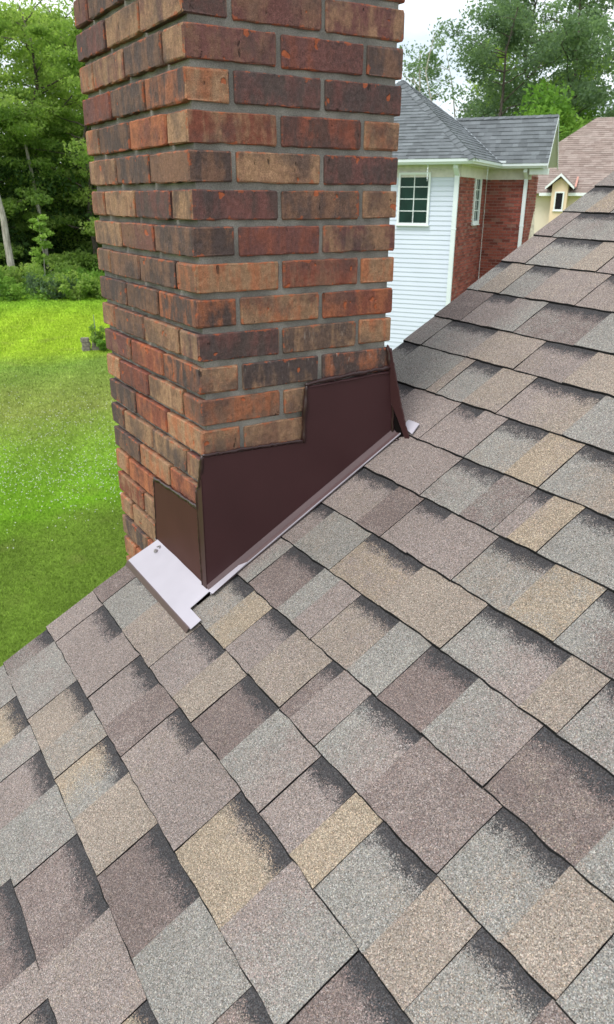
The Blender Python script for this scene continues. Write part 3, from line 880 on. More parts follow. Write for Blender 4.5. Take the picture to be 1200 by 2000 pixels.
def gutter(pts, name='gutter'):
    """K style gutter swept along mitred points"""
    prof = [(0, .12), (0, 0), (.07, 0), (.085, .03), (.115, .055), (.12, .12), (.108, .12), (.10, .06), (.07, .02), (.012, .02), (.012, .12)]
    mb = MB(); n = len(pts)
    dirs = [(Vector(pts[i + 1]) - Vector(pts[i])).normalized() for i in range(n - 1)]
    for i, p in enumerate(pts):
        if i == 0: d = dirs[0]
        elif i == n - 1: d = dirs[-1]
        else: d = (dirs[i - 1] + dirs[i]).normalized()
        nn = Vector((d.y, -d.x, 0)).normalized()
        k = 1.0
        if 0 < i < n - 1: k = 1 / max(.3, nn.dot(Vector((dirs[i].y, -dirs[i].x, 0))))
        for a, z in prof: mb.v.append(tuple(Vector(p) + nn * (a * k) + EZ * z))
    m = len(prof)
    for i in range(n - 1):
        for j in range(m - 1): mb.f.append((i * m + j, (i + 1) * m + j, (i + 1) * m + j + 1, i * m + j + 1))
    mb.f.append(tuple(range(m))); mb.f.append(tuple(range((n - 1) * m, n * m))[::-1])
    return mb.obj(name, M_GUTTER, nh)
g0 = .165
gutter([Q(-5.75, -.38, g0), Q(.38, -.38, g0), Q(.38, 3.04, g0), Q(1.79, 3.04, g0)])
# downspouts
def downspout(pts, w=.05, d=.035):
    mb = MB()
    P_ = [Vector(p) for p in pts]
    vs = []
    for p in P_:
        for sa, sb in ((-1, -1), (1, -1), (1, 1), (-1, 1)): mb.v.append(tuple(p + E1 * (sa * w) + E2 * (sb * d)))
    for i in range(len(P_) - 1):
        for j in range(4): mb.f.append((i * 4 + j, i * 4 + (j + 1) % 4, i * 4 + 4 + (j + 1) % 4, i * 4 + 4 + j))
    mb.f += [(3, 2, 1, 0), tuple(len(P_) * 4 - 4 + j for j in range(4))]
    o = mb.obj('downspout', M_GUTTER, nh)
    for zz in (-1.4, -3.6):
        b = MB(); b.box(P_[-1] * 1 + EZ * (zz - (P_[-1] - O1).z), E1 * (w + .012), E2 * (d + .004), EZ * .015); b.obj('bracket', M_GUTTER, o)
    return o
downspout([Q(-.02, -.30, .18), Q(-.02, -.30, .08), Q(-.02, -.075, -.10), Q(-.02, -.075, GB)], .058)
downspout([Q(1.17, 3.10, .18), Q(1.17, 3.10, .06), Q(1.17, 3.36, -.12), Q(1.17, 3.36, GB)], .05)
mb = MB(); qbox(mb, -.085, .012, -.026, .03, GB, -.10); mb.obj('corner_board', M_SIDE, nh)
mb = MB(); qbox(mb, .30, .62, 2.93, 2.95, .28, .36); qbox(mb, .30, .32, 2.95, 3.15, .28, .36); mb.obj('splash_guard', M_GUTTER, nh)
mb = MB(); mb.tube([Q(.012, 3.418, GB), Q(.012, 3.418, -.1)], .008, 5); mb.obj('caulk_line', M_TRIM, nh)
# twisted hanging cords under the gutter
def ribbon(p, L):
    mb = MB()
    n = 14
    for i in range(n + 1):
        a = i * 1.1; d = (E1 * math.cos(a) + E2 * math.sin(a)) * .016
        c = Vector(p) - EZ * (L * i / n)
        mb.v += [tuple(c - d), tuple(c + d)]
    for i in range(n): mb.f.append((2 * i, 2 * i + 1, 2 * i + 3, 2 * i + 2))
    o = mb.obj('twisted_rod', M_GUTTER, nh); md = o.modifiers.new('t', 'SOLIDIFY'); md.thickness = .004
ribbon(Q(-.72, -.42, .165), .40); ribbon(Q(.42, 1.50, .165), .36)

# windows
M_GLASS = (lambda t: t.done(t.mix(t.step(t.noise(t.pos(), 1.6, 3), .35, .7), (.005, .022, .018, 1), (.010, .040, .032, 1)), .25, .22))(NT('dark_green_glass'))
def window(parent, c, ax, out, w, h, cols, rows, fw=.052, bar=.020, O=None, mat=M_TRIM, glass=M_GLASS):
    """c: centre on the wall face; ax: horizontal axis; out: outward normal"""
    f = MB()
    for s in (-1, 1):
        f.box(c + ax * (s * (w / 2 - fw / 2)) + out * .012, ax * (fw / 2), out * .032, EZ * (h / 2))
        f.box(c + EZ * (s * (h / 2 - fw / 2)) + out * .0105, ax * (w / 2 - fw - .001), out * .032, EZ * (fw / 2))
    fr = f.obj('window', mat, parent)
    s_ = MB(); s_.box(c - EZ * (h / 2 + .014) + out * .02, ax * (w / 2 + .03), out * .045, EZ * .0135); s_.obj('sill', mat, fr)
    iw, ih = w - 2 * fw, h - 2 * fw
    pw, ph = iw / cols, ih / rows
    pm = None
    for i in range(cols):
        for j in range(rows):
            cc = c + ax * (-iw / 2 + pw * (i + .5)) + EZ * (-ih / 2 + ph * (j + .5))
            m = MB(); m.box(cc + out * .001, ax * (pw / 2 - bar * .3), out * .003, EZ * (ph / 2 - bar * .3)); m.obj('pane', glass, fr)
    g = MB()
    for i in range(1, cols): g.box(c + ax * (-iw / 2 + pw * i) + out * .004, ax * (bar / 2), out * .012, EZ * (ih / 2))
    for j in range(1, rows): g.box(c + EZ * (-ih / 2 + ph * j) + out * .003, ax * (iw / 2), out * .012, EZ * (bar / 2))
    if cols > 1 or rows > 1: g.obj('glazing_bar', mat, fr)
    return fr
window(nh, Q(-1.17, -.030, -.665), E1, -E2, .88, 1.30, 2, 4)
window(nh, Q(.0, 2.27, -.69), E2, E1, .78, 1.29, 2, 4, fw=.09)
mb = MB(); qbox(mb, -.04, -.03, 1.9, 2.66, -1.35, -.06); mb.obj('window_backing', M_VOID, nh)

# roof planes
p_ = .75; su = math.sqrt(1 + p_ * p_)
ez = .285; ex = .5
run = 2.92
# front slope (faces -E2): base line from left corner to right corner
shingle_plane('roof_shingles', nh, M_RGREY, Q(.5 - 2 * run, -.5, ez), E1, (E2 + EZ * p_) / su, run * su, lambda v: v / su, lambda v: 2 * run - v / su, seed=3)
# right slope (faces +E1)
shingle_plane('roof_shingles', nh, M_RGREY, Q(.5, -.5, ez), E2, (-E1 + EZ * p_) / su, run * su, lambda v: v / su, lambda v: 2 * run - v / su, seed=4)
# left and back slopes
shingle_plane('roof_shingles', nh, M_RGREY, Q(.5 - 2 * run, -.5 + 2 * run, ez), -E2, (E1 + EZ * p_) / su, run * su, lambda v: v / su, lambda v: 2 * run - v / su, seed=5)
shingle_plane('roof_shingles', nh, M_RGREY, Q(.5, -.5 + 2 * run, ez), -E1, (-E2 + EZ * p_) / su, run * su, lambda v: v / su, lambda v: 2 * run - v / su, seed=6)
# wing roof
wp = 1.27; ws = math.sqrt(1 + wp * wp); wr = 1.03
shingle_plane('roof_shingles', nh, M_RGREY, Q(0, 2.92, ez), E1, (E2 + EZ * wp) / ws, wr * ws, lambda v: .5 - v / ws * wp / p_, lambda v: 1.80, seed=7)
shingle_plane('roof_shingles', nh, M_RGREY, Q(0, 2.92 + 2 * wr, ez), -E1, (-E2 + EZ * wp) / ws, wr * ws, lambda v: -1.80, lambda v: 1.3, seed=8)
# hip caps
def caps(a, b, n, w=.15):
    a, b = Vector(a), Vector(b); d = (b - a); L = d.length; d.normalize(); sd_ = d.cross(EZ).normalized(); un = sd_.cross(d).normalized()
    if un.z < 0: un = -un
    V, F, T = [], [], []
    for i in range(n):
        t0, t1 = L * i / n, L * (i + 1.1) / n
        k = len(V); tn = random.random()
        for tt, h in ((t0, .03), (t1, .012)):
            for s, dz in ((-1, -.075), (0, 0), (1, -.075)): V.append(tuple(a + d * tt + sd_ * (s * w) + un * (h + dz)))
        for s in (-1, 0, 1): V.append(tuple(a + d * t0 + sd_ * (s * w) + un * ((-.075 if s else 0) + .012)))
        T += [tn] * 9
        F += [(k, k + 1, k + 4, k + 3), (k + 1, k + 2, k + 5, k + 4), (k, k + 6, k + 7, k + 1), (k + 1, k + 7, k + 8, k + 2)]
    o = obj('hip_caps', V, F, M_RGREY, nh, attrs={'tint': ('FLOAT', 'POINT', T)}); tag(o, kind='stuff')
ap = Q(.5 - run, -.5 + run, ez + run * p_)
caps(Q(.5, -.5, ez), ap, 22); caps(Q(.5, -.5 + 2 * run, ez), ap, 22); caps(Q(.5 - 2 * run, -.5, ez), ap, 22)
caps(Q(1.80, 2.92 + wr, ez + wr * wp - .02), Q(-1.2, 2.92 + wr, ez + wr * wp - .02), 14, .10)
# valley flashing
mb = MB(); a = Q(.5, 2.92, ez + .018); b = Q(.5 - wr * wp / p_, 2.92 + wr, ez + wr * wp + .02)
d = (b - a).normalized(); sd_ = d.cross(EZ).normalized()
mb.add([a - sd_ * .035, a + sd_ * .035, b + sd_ * .035, b - sd_ * .035], [(0, 1, 2, 3)]); mb.obj('valley_flashing', simple('pale_grey_metal', (.42, .46, .5), .4, .5), nh)
# wing rake boards and boxed return
for y0_, y1_, z0_, z1_ in ((2.90, 2.92 + wr, ez - .02, ez + wr * wp - .02), (2.92 + 2 * wr + .02, 2.92 + wr, ez - .02, ez + wr * wp - .02)):
    MB().prism([Q(1.79, y0_, z0_), Q(1.79, y1_, z1_), Q(1.79, y1_, z1_ - .12), Q(1.79, y0_, z0_ - .10)], E1 * .02).obj('rake_board', M_GUTTER, nh)
for y0_, z0_ in ((2.93, ez - .03), (2.92 + 2 * wr + .01, ez - .03)):
    MB().prism([Q(1.255, y0_, z0_), Q(1.255, 2.92 + wr, ez + wr * wp - .035), Q(1.255, 2.92 + wr, ez + wr * wp - .055), Q(1.255, y0_, z0_ - .02)], E1 * .53).obj('soffit', M_TRIM, nh)
mb = MB(); qbox(mb, 1.27, 1.785, 3.15, 3.42, .0, .16); mb.obj('cornice_return', M_TRIM, nh)
# small pointed pale board at the wing's side
MB().prism([Q(1.62, 2.5, -.97), Q(1.545, 2.5, -1.75), Q(1.70, 2.5, -1.75)], E2 * .06).prism([Q(1.55, 2.5, -1.751), Q(1.70, 2.5, -1.751), Q(1.70, 2.5, GB), Q(1.55, 2.5, GB)], E2 * .06).obj('pointed_post', simple('weathered_cream_wood', (.5, .46, .38), .8, .2, .2, 12), nh)

# ================================================================== far house
O2 = Vector((-24.743, 29.616, -.011))
fh = empty('far_house', Q(.4, 4.5, GZ, O2), 'distant cream house with tan hip roof and small white trimmed dormer', 'house')
M_CREAM = simple('cream_wall', (0.72, 0.564, 0.408), .75, .2, .04, 1)
M_CREAM2 = simple('pale_cream_wall', (0.672, 0.6, 0.504), .75, .2, .04, 1)
G2 = GZ - O2.z - .3
mb = MB(); qbox(mb, -3.6, 9.5, .45, 8.6, G2, .02, O2); mb.obj('wall', M_CREAM2, fh)
mb = MB(); qbox(mb, -.66, .04, -.22, .44, G2, .40, O2); mb.prism([Q(-.66, -.22, .40, O2), Q(.04, -.22, .40, O2), Q(-.31, -.22, .66, O2)], E2 * 1.2); mb.obj('bay_wall', M_CREAM, fh)
fp_ = 3.48 / 4.5; fs = math.sqrt(1 + fp_ ** 2)
shingle_plane('roof_shingles', fh, M_RBRN, Q(-4.05, 0, 0, O2), E1, (E2 + EZ * fp_) / fs, 4.5 * fs, lambda v: v / fs, lambda v: 14.0, expo=.16, wmin=.2, wmax=.5, seed=20)
shingle_plane('roof_shingles', fh, M_RBRN, Q(-4.05, 9.0, 0, O2), -E2, (E1 + EZ * fp_) / fs, 4.5 * fs, lambda v: v / fs, lambda v: 9 - v / fs, expo=.16, wmin=.2, wmax=.5, seed=21)
# dormer roof
for s in (-1, 1):
    e = Q(-.31 + s * .64, -.42, .20, O2); r_ = Q(-.31, -.42, .78, O2)
    MB().prism([e, r_, r_ + EZ * .05, e + EZ * .05], E2 * 1.6).obj('dormer_roof', M_RBRN, fh)
    MB().prism([e - EZ * .03, r_ - EZ * .05, r_ + EZ * .07, e + EZ * .07], -E2 * .04).obj('rake_board', M_TRIM, fh)
for a, b in ((-1.25, -.68), (.06, 9.6)):
    mb = MB(); qbox(mb, a, b, -.06, .02, -.10, .03, O2); mb.obj('fascia', M_TRIM, fh)
    mb = MB(); qbox(mb, a, b, .02, .45, -.09, -.07, O2); mb.obj('soffit', M_TRIM, fh)
window(fh, Q(-.30, -.225, -.33, O2), E1, -E2, .42, .82, 1, 1, fw=.06, glass=simple('dark_glass', (.012, .014, .018), .1, .5))
MB().prism([Q(.28, .12, .26, O2), Q(.36, .12, .26, O2), Q(.36, .65, .68, O2), Q(.28, .65, .68, O2)], EZ * .05).obj('roof_flashing', simple('pink_flashing', (.5, .25, .2), .6), fh)

# ================================================================== vegetation
def leaf_material(name, c1, c2, c3, trans=.35):
    t = NT(name); p = t.pos()
    oi = t.node('ShaderNodeObjectInfo')
    lv = t.attr('lv').outputs['Fac']
    n = t.noise(p, .55, 3)
    f = t.math('ADD', t.math('MULTIPLY', lv, .55), t.math('MULTIPLY', n, .6))
    f = t.math('ADD', f, t.math('MULTIPLY', t.math('SUBTRACT', oi.outputs['Random'], .5), .25))
    c = t.ramp(f, [(.2, c1), (.55, c2), (.9, c3)])
    df = t.node('ShaderNodeBsdfDiffuse'); tr = t.node('ShaderNodeBsdfTranslucent'); ms = t.node('ShaderNodeMixShader')
    t.lk(c, df.inputs[0]); t.lk(t.mix(1.0, c, (1.15, 1.25, .7, 1), 'MULTIPLY'), tr.inputs[0])
    ms.inputs[0].default_value = trans
    t.lk(df.outputs[0], ms.inputs[1]); t.lk(tr.outputs[0], ms.inputs[2])
    t.lk(ms.outputs[0], t.n['Material Output'].inputs[0])
    return t.m
M_LEAF = leaf_material('leaf_mid_green', (0.1294, 0.2138, 0.0598), (0.2372, 0.345, 0.0897), (0.4169, 0.5244, 0.1645), .58)
M_LEAFB = leaf_material('leaf_bright_green', (0.092, 0.1955, 0.04025), (0.1725, 0.3105, 0.0575), (0.2875, 0.4255, 0.092))
M_LEAFD = leaf_material('leaf_blue_green', (0.09775, 0.1495, 0.09775), (0.1495, 0.2242, 0.1323), (0.2185, 0.3047, 0.1725), .55)  # haze over the far trees is put into this pale bluish colour
def bark_material(name, a, b):
    t = NT(name); p = t.pos()
    n = t.noise(t.vmap(p, (9, 9, 1.6)), 1, 5, .7)
    t.bump(n, .8, .03)
    return t.done(t.mix(t.step(n, .35, .7), (*a, 1), (*b, 1)), .95, .1)
M_LEAFU = leaf_material('leaf_shade', (.034, .072, .024), (.060, .11, .034), (.10, .165, .048), .4)  # dark leaf colour stands in for the shade low in the wood
M_BARK = bark_material('grey_brown_bark', (.05, .042, .035), (.14, .12, .10))
M_BARKP = bark_material('pale_dead_wood', (.24, .22, .18), (.50, .47, .41))

def leaves(centers, radii, n_per, size, seed, flat=.55):
    """numpy leaf quads in clumps; returns V, Q, lv"""
    g = np.random.default_rng(seed)
    C_ = np.repeat(np.asarray(centers), n_per, axis=0); R_ = np.repeat(np.asarray(radii), n_per)
    n = len(C_)
    d = g.normal(size=(n, 3)); d /= np.linalg.norm(d, axis=1, keepdims=True)
    rad = g.random(n) ** .45
    pos = C_ + d * (R_ * rad)[:, None] * np.array([1, 1, flat])
    nrm = g.normal(size=(n, 3)) * np.array([.8, .8, .55]) + np.array([0, 0, .75])
    nrm /= np.linalg.norm(nrm, axis=1, keepdims=True)
    a = np.cross(nrm, g.normal(size=(n, 3))); a /= np.linalg.norm(a, axis=1, keepdims=True)
    b = np.cross(nrm, a)
    s = size * (.6 + .8 * g.random(n))[:, None]
    V = np.stack([pos - a * s, pos - b * s * .5, pos + a * s, pos + b * s * .5], 1).reshape(-1, 3)
    lv = np.repeat(g.random(n) * .5 + .5 * np.repeat(g.random(len(centers)), n_per), 4)
    return V, np.arange(n * 4).reshape(-1, 4), lv

def limb_path(p0, p1, rr, n=6, wob=.08):
    p0, p1 = Vector(p0), Vector(p1); L = (p1 - p0).length; out = []
    for i in range(n + 1):
        t_ = i / n
        w = math.sin(math.pi * t_) * wob * L
        out.append(p0.lerp(p1, t_) + Vector((rr.uniform(-w, w), rr.uniform(-w, w), rr.uniform(-w, w) * .4 + .3 * w)))
    out[0] = p0; return out

def make_tree(name, h, crown_r, base_frac, n_clump, n_leaf, leaf, mat_leaf, mat_bark, seed, trunk_r=.22, flat=.5, spread=1.0):
    rr = random.Random(seed)
    root = empty(name, (0, 0, 0))
    tr = [Vector((rr.uniform(-.15, .15) * i, rr.uniform(-.15, .15) * i, h * .93 * i / 7)) for i in range(8)]; tr[0] = Vector((0, 0, -.3))
    mb = MB(); mb.tube(tr, [trunk_r * (1.25 if i == 0 else 1) * (1 - .85 * i / 7) for i in range(8)], 8)
    cs_, rs_ = [], []
    nl = int(n_clump * .45)
    for j in range(nl):
        f = base_frac + (1 - base_frac) * (j + rr.random()) / nl * .96
        i = min(6, int(f * 7 / .98)); base = tr[i].lerp(tr[i + 1], rr.random())
        th = rr.uniform(0, 2 * math.pi)
        prof = math.sin(min(1, (f - base_frac) / (1 - base_frac) * .85 + .15) * math.pi) ** .6
        L = crown_r * prof * rr.uniform(.5, 1.1) * spread + .4
        end = base + Vector((math.cos(th) * L, math.sin(th) * L, L * rr.uniform(.05, .6)))
        pth = limb_path(base, end, rr)
        mb.tube(pth, [trunk_r * .3 * (1 - .85 * q / 6) * (1.1 - f * .6) for q in range(7)], 5, cap=False)
        for q in (3, 5, 6):
            if rr.random() < .85:
                cs_.append(pth[q] + Vector((rr.uniform(-.4, .4), rr.uniform(-.4, .4), rr.uniform(-.2, .4)))); rs_.append(rr.uniform(.55, 1.25) * crown_r * .26)
    mb.obj('trunk', mat_bark, root)
    V, Qd, lv = leaves([tuple(c) for c in cs_], rs_, n_leaf, leaf, seed, flat)
    zf = np.clip((V[:, 2] - h * base_frac) / (h * (1 - base_frac)), 0, 1)
    big('crown', V, Qd, mat_leaf, root, attrs={'lv': ('FLOAT', 'POINT', lv)})
    return root

def place(root, loc, rz, sc, label, cat='tree', group=None, first=False, zs=None):
    if first: r = root
    else:
        r = root.copy(); COL.objects.link(r)
        for ch in list(root.children):
            c = ch.copy(); COL.objects.link(c); c.parent = r
    r.location = loc; r.rotation_euler = (0, 0, rz); r.scale = (sc, sc, zs or sc)
    tag(r, label, cat, group); return r

trA = make_tree('maple_tree', 17.5, 5.6, .10, 90, 230, .12, M_LEAF, M_BARK, 1, .26)
trB = make_tree('beech_tree', 16.5, 5.0, .06, 90, 240, .12, M_LEAF, M_BARK, 2, .22, flat=.35)
trC = make_tree('poplar_tree', 19, 4.6, .22, 90, 150, .115, M_LEAFD, M_BARK, 3, .24, flat=.7)
trD = make_tree('bushy_tree', 7.5, 4.2, .05, 90, 330, .10, M_LEAFB, M_BARK, 4, .16, flat=.6)
trE = make_tree('slender_tree', 15, 3.0, .45, 26, 60, .10, M_LEAFD, M_BARKP, 5, .12, flat=.6)
used = set()
def T(root, az, d, rz, sc, label, group=None, zs=None, dz=0):
    first = root.name not in used; used.add(root.name)
    loc = polar(az, d); loc.z = gheight(loc.x, loc.y) + dz
    return place(root, loc, rz, sc, label, 'tree', group, first, zs)
WG = 'trees of the wood behind the lawn'
WL = 'leafy tree of the wood beyond the lawn, hidden by the chimney or outside the frame'
for i, (k, az, d, sc, lb) in enumerate([(trB, 169.8, 62, 1.05, 'leafy tree at the far left edge of the wood, above the pale leaning trunk'), (trA, 166.2, 66, 1.12, 'big green tree of the wood rising right behind the bright sapling'),
        (trB, 163.2, 61, 1.02, 'layered green tree at the edge of the wood beside the left side of the chimney'), (trA, 160.2, 65, 1.05, None), (trA, 171.8, 72, 1.15, None), (trB, 167.8, 76, 1.25, 'paler tree deeper in the wood, its top against the white sky at upper left'),
        (trA, 164.4, 78, 1.25, 'tall tree deep in the wood whose top stands nearest the chimney'), (trB, 161.2, 80, 1.2, None), (trA, 174.5, 64, 1.1, None), (trB, 177.5, 70, 1.1, None), (trA, 158.0, 70, 1.05, None), (trB, 155.0, 72, 1.0, None),
        (trA, 152.0, 78, 1.05, None), (trB, 149.0, 74, .95, None), (trC, 181.0, 72, 1.05, None), (trA, 146.2, 80, .9, None)]):
    T(k, az, d, i * 1.3, sc, lb or WL, WG)
# right of the chimney
RG = 'tall trees behind the houses'
RL = 'tall tree behind the neighbouring houses, outside the frame or hidden by nearer crowns'
for i, (k, az, d, sc, lb) in enumerate([(trC, 135.9, 58, .95, 'tall airy tree with dark forked limbs above the left end of the wing roof ridge'), (trC, 133.7, 64, 1.12, 'tallest dense blue green tree above the middle of the grey wing roof'),
        (trA, 133.2, 72, 1.1, None), (trC, 132.0, 58, 1.02, 'tall dark green tree above the gap between grey wing roof and tan roof'), (trC, 134.9, 78, 1.2, None), (trC, 130.2, 84, .95, None), (trA, 124.5, 72, 1.0, None), (trC, 121.5, 66, 1.1, None)]):
    T(k, az, d, 2 + i * 1.7, sc, lb or RL, RG)
T(trC, 128.4, 54, .6, .92, 'open crowned tree at the far right edge, above the tan roof', None)
T(trD, 130.2, 50, .3, 1.28, 'round bright green bushy tree directly behind the tan roof')
T(trD, 132.9, 58, 1.6, 1.15, 'bushy green tree behind the right end of the grey wing roof')
T(trD, 139.4, 52, 2.8, .80, 'low yellow green tree just behind the grey hip roof')
T(trD, 142.0, 56, 4.0, .95, 'light green tree peeking between the chimney and the grey roof')
T(trD, 127.0, 56, 5.0, 1.3, 'low bushy green tree at the far right behind the tan roof')
T(trE, 140.4, 50, .5, 1.02, 'slender sparse tree with forked pale stems beside the chimney')
T(trE, 139.3, 54, 2.1, 1.0, 'thin half bare tree standing in the gap of white sky')
T(trE, 141.4, 58, 4.1, .95, 'thin leafy tree closest to the right edge of the chimney')
# dead snags
def snag(az, d, h, r, lean, label, forks=0, seed=0):
    rr = random.Random(seed); b = polar(az, d); b.z = gheight(b.x, b.y)
    e = empty('dead_tree', b, label, 'dead tree')
    lt = Vector((math.sin(math.radians(az)), -math.cos(math.radians(az)), 0))
    top = b + lt * lean + EZ * h
    pts = [b.lerp(top, i / 7) + Vector((rr.uniform(-.07, .07), rr.uniform(-.07, .07), 0)) for i in range(8)]; pts[0] = b - EZ * .2
    mb = MB(); mb.tube(pts, [r * (1 - .55 * i / 7) for i in range(8)], 9)
    mb.obj('trunk', M_BARKP, e)
    for j in range(forks):
        i = rr.randint(3, 6); s = rr.choice((-1, 1))
        q = limb_path(pts[i], pts[i] + lt * (s * rr.uniform(.8, 2.2)) + EZ * rr.uniform(.6, 2.6), rr, 5, .1)
        m = MB(); m.tube(q, [r * .35 * (1 - .8 * u / 5) for u in range(6)], 5); m.obj('branch', M_BARKP, e)
    return e
snag(168.64, 56, 10.0, .26, -.5, 'pale bare trunk leaning left at the edge of the wood', 1, 1)
snag(166.2, 61, 12.0, .16, -.9, 'thin grey trunk half hidden in the shade of the wood', 0, 2)
snag(138.0, 49, 9.6, .10, .55, 'white dead stem with forked arms behind the grey wing roof', 4, 3)
snag(138.7, 50, 9.2, .09, .0, 'upright thin white dead stem left of the forked one', 1, 4)
snag(140.1, 52, 13.5, .09, -.9, 'tall bare twiggy stem against the white sky beside the chimney', 5, 5)

# sapling in front of the wood
def sapling():
    b = polar(166.6, 52); b.z = gheight(b.x, b.y)
    e = empty('sapling', b, 'bright green young maple sapling at the lawn edge before the dark wood', 'sapling')
    rr = random.Random(4)
    pts = [b + Vector((rr.uniform(-.06, .06), rr.uniform(-.06, .06), 4.4 * i / 6)) for i in range(7)]
    MB().tube(pts, [.05 * (1 - .8 * i / 6) for i in range(7)], 6).obj('trunk', M_BARKP, e)
    cs_, rs_ = [], []
    for i in range(20):
        z = .9 + 3.5 * i / 19
        r = (.75 if i < 15 else .45) * rr.uniform(.3, 1)
        th = rr.uniform(0, 6.28); cs_.append(tuple(b + Vector((math.cos(th) * r, math.sin(th) * r, z)))); rs_.append(rr.uniform(.25, .45))
    V, Qd, lv = leaves(cs_, rs_, 90, .10, 5, .4)
    big('crown', V, Qd, M_LEAFB, e, attrs={'lv': ('FLOAT', 'POINT', lv * .4 + .6)}, origin=tuple(b))
sapling()

# undergrowth of ferns and weeds along the wood, and the dark interior of the wood
g = np.random.default_rng(3)
n = 900
az = g.uniform(154, 180, n); dd = 47.5 + 12 * g.random(n) ** .8 + .6 * np.sin(az * 3)
cx = CAM.x + dd * np.cos(np.radians(az)); cy = CAM.y + dd * np.sin(np.radians(az))
cz = GZ + .15 + .6 * g.random(n) * (.6 + .5 * np.sin(az * 5.3) * np.sin(az * 2.1 + 1)) * np.clip((dd - 46) / 6, .3, 1.3)
V, Qd, lv = leaves(np.stack([cx, cy, cz], 1), .35 + .5 * g.random(n), 60, .075, 8, .9)
ug = big('undergrowth', V, Qd, M_LEAFB, None, attrs={'lv': ('FLOAT', 'POINT', lv * .6)}); tag(ug, kind='stuff')
# bushy weed clumps in front of it, each on its own
def clump_proto(mat, hh, rr_, seed, leaf):
    e = empty('weed_clump', (0, 0, 0)); rr = random.Random(seed)
    mb = MB(); cs_, rs_ = [], []
    for i in range(9):
        tp = Vector((rr.uniform(-rr_, rr_), rr.uniform(-rr_, rr_), hh * rr.uniform(.45, 1)))
        mb.tube(limb_path((0, 0, -.05), tp, rr, 4, .06), [.014, .011, .009, .007, .004], 4)
        for q in (.35, .7, 1.0): cs_.append(tuple(tp * q)); rs_.append(rr_ * rr.uniform(.25, .5))
    mb.obj('stem', M_BARK, e)
    V, Qd, lv = leaves(cs_, rs_, 55, leaf, seed, .8)
    big('foliage', V, Qd, mat, e, attrs={'lv': ('FLOAT', 'POINT', lv)})
    return e
cps = [clump_proto(M_LEAFB, 1.25, .75, 31, .085), clump_proto(M_LEAF, 1.5, .85, 32, .10), clump_proto(M_LEAFD, 1.1, .8, 33, .07), clump_proto(leaf_material('leaf_yellow_green', (.16, .22, .03), (.28, .34, .04), (.40, .44, .08), .5), .8, .55, 34, .08)]
CG = 'bushy weed clumps along the far edge of the lawn'
crg = random.Random(12); cused = set()
for i in range(44):
    a_ = 157.5 + 17 * (i + crg.random()) / 44; d_ = 47.2 + crg.choice([0, .8, 2.2, 4.0, 5.5]) + crg.random()
    k_ = crg.choices([0, 1, 2, 3], [4, 4, 3, 1.2])[0]; p0 = cps[k_]; first = k_ not in cused; cused.add(k_)
    loc = polar(a_, d_); loc.z = gheight(loc.x, loc.y)
    place(p0, loc, crg.uniform(0, 6.28), crg.uniform(.45, 1.2), 'leafy weed clump in the overgrown strip between lawn and wood', 'plant', CG, first)
n = 2200
az = g.uniform(118, 184, n); dd = g.uniform(60, 100, n)
keep = (az > 145) | (dd > 70); az, dd = az[keep], dd[keep]; n = len(az)
cx = CAM.x + dd * np.cos(np.radians(az)); cy = CAM.y + dd * np.sin(np.radians(az))
cz = GZ + np.where(az > 145, 8.5, 4.0) * g.random(n) ** 1.3
V, Qd, lv = leaves(np.stack([cx, cy, cz], 1), 1.2 + 1.2 * g.random(n), 90, .22, 9, .6)
ug = big('understory', V, Qd, M_LEAFU, None, attrs={'lv': ('FLOAT', 'POINT', lv * .5)}); tag(ug, kind='stuff')

# ------------------------------------------------------------------ grass
def grass_material():
    t = NT('grass_blades'); p = t.pos()
    sep = t.node('ShaderNodeSeparateXYZ'); t.lk(p, sep.inputs[0])
    # distance from the house drives the broad dull and lush patches of the lawn
    dx = t.math('SUBTRACT', sep.outputs[0], 1.4); dy = t.math('SUBTRACT', sep.outputs[1], -.6)
    r = t.math('SQRT', t.math('ADD', t.math('MULTIPLY', dx, dx), t.math('MULTIPLY', dy, dy)))
    wob_ = t.noise(p, .25, 4)
    r = t.math('ADD', r, t.math('MULTIPLY', t.math('SUBTRACT', wob_, .5), 7))
    r = t.math('DIVIDE', r, 60)
    lush, dull, lime, dark = (0.231, 0.396, 0.033), (0.308, 0.374, 0.0825), (0.374, 0.539, 0.0396), (0.1595, 0.2585, 0.033)
    c = t.ramp(r, [(.15, dark), (.225, (0.1705, 0.275, 0.033)), (.245, (0.209, 0.418, 0.0242)), (.32, (0.253, 0.407, 0.0495)), (.38, dull), (.47, (0.242, 0.374, 0.066)), (.53, lime), (.66, lime), (.78, (0.264, 0.462, 0.0385))])
    lv = t.attr('lv').outputs['Fac']
    c = t.mix(1.0, c, t.ramp(lv, [(0, .88), (1, 1.12)]), 'MULTIPLY')
    n = t.noise(p, 1.7, 4, .6)
    c = t.mix(1.0, c, t.ramp(n, [(.3, .88), (.7, 1.12)]), 'MULTIPLY')
    mow = t.math('SINE', t.math('ADD', t.math('ADD', t.math('MULTIPLY', sep.outputs[0], 1.1), t.math('MULTIPLY', sep.outputs[1], 2.4)), t.math('MULTIPLY', wob_, 5.0)))
    c = t.mix(1.0, c, t.ramp(mow, [(0, .93), (1, 1.07)]), 'MULTIPLY')
    y = t.noise(p, .8, 3, .6)
    c = t.mix(t.math('MULTIPLY', t.step(y, .56, .75), .35), c, (.26, .27, .08, 1))
    return t, c
t, c = grass_material(); M_GRASS = t.done(c, .8, .15)
M_GRASS.node_tree.nodes['Principled BSDF'].inputs['Transmission Weight'].default_value = 0
g = np.random.default_rng(21)
n = 480000
az = g.uniform(149, 183, n); dd = 7.5 * (50 / 7.5) ** (g.random(n) ** .9)
x = CAM.x + dd * np.cos(np.radians(az)); y = CAM.y + dd * np.sin(np.radians(az))
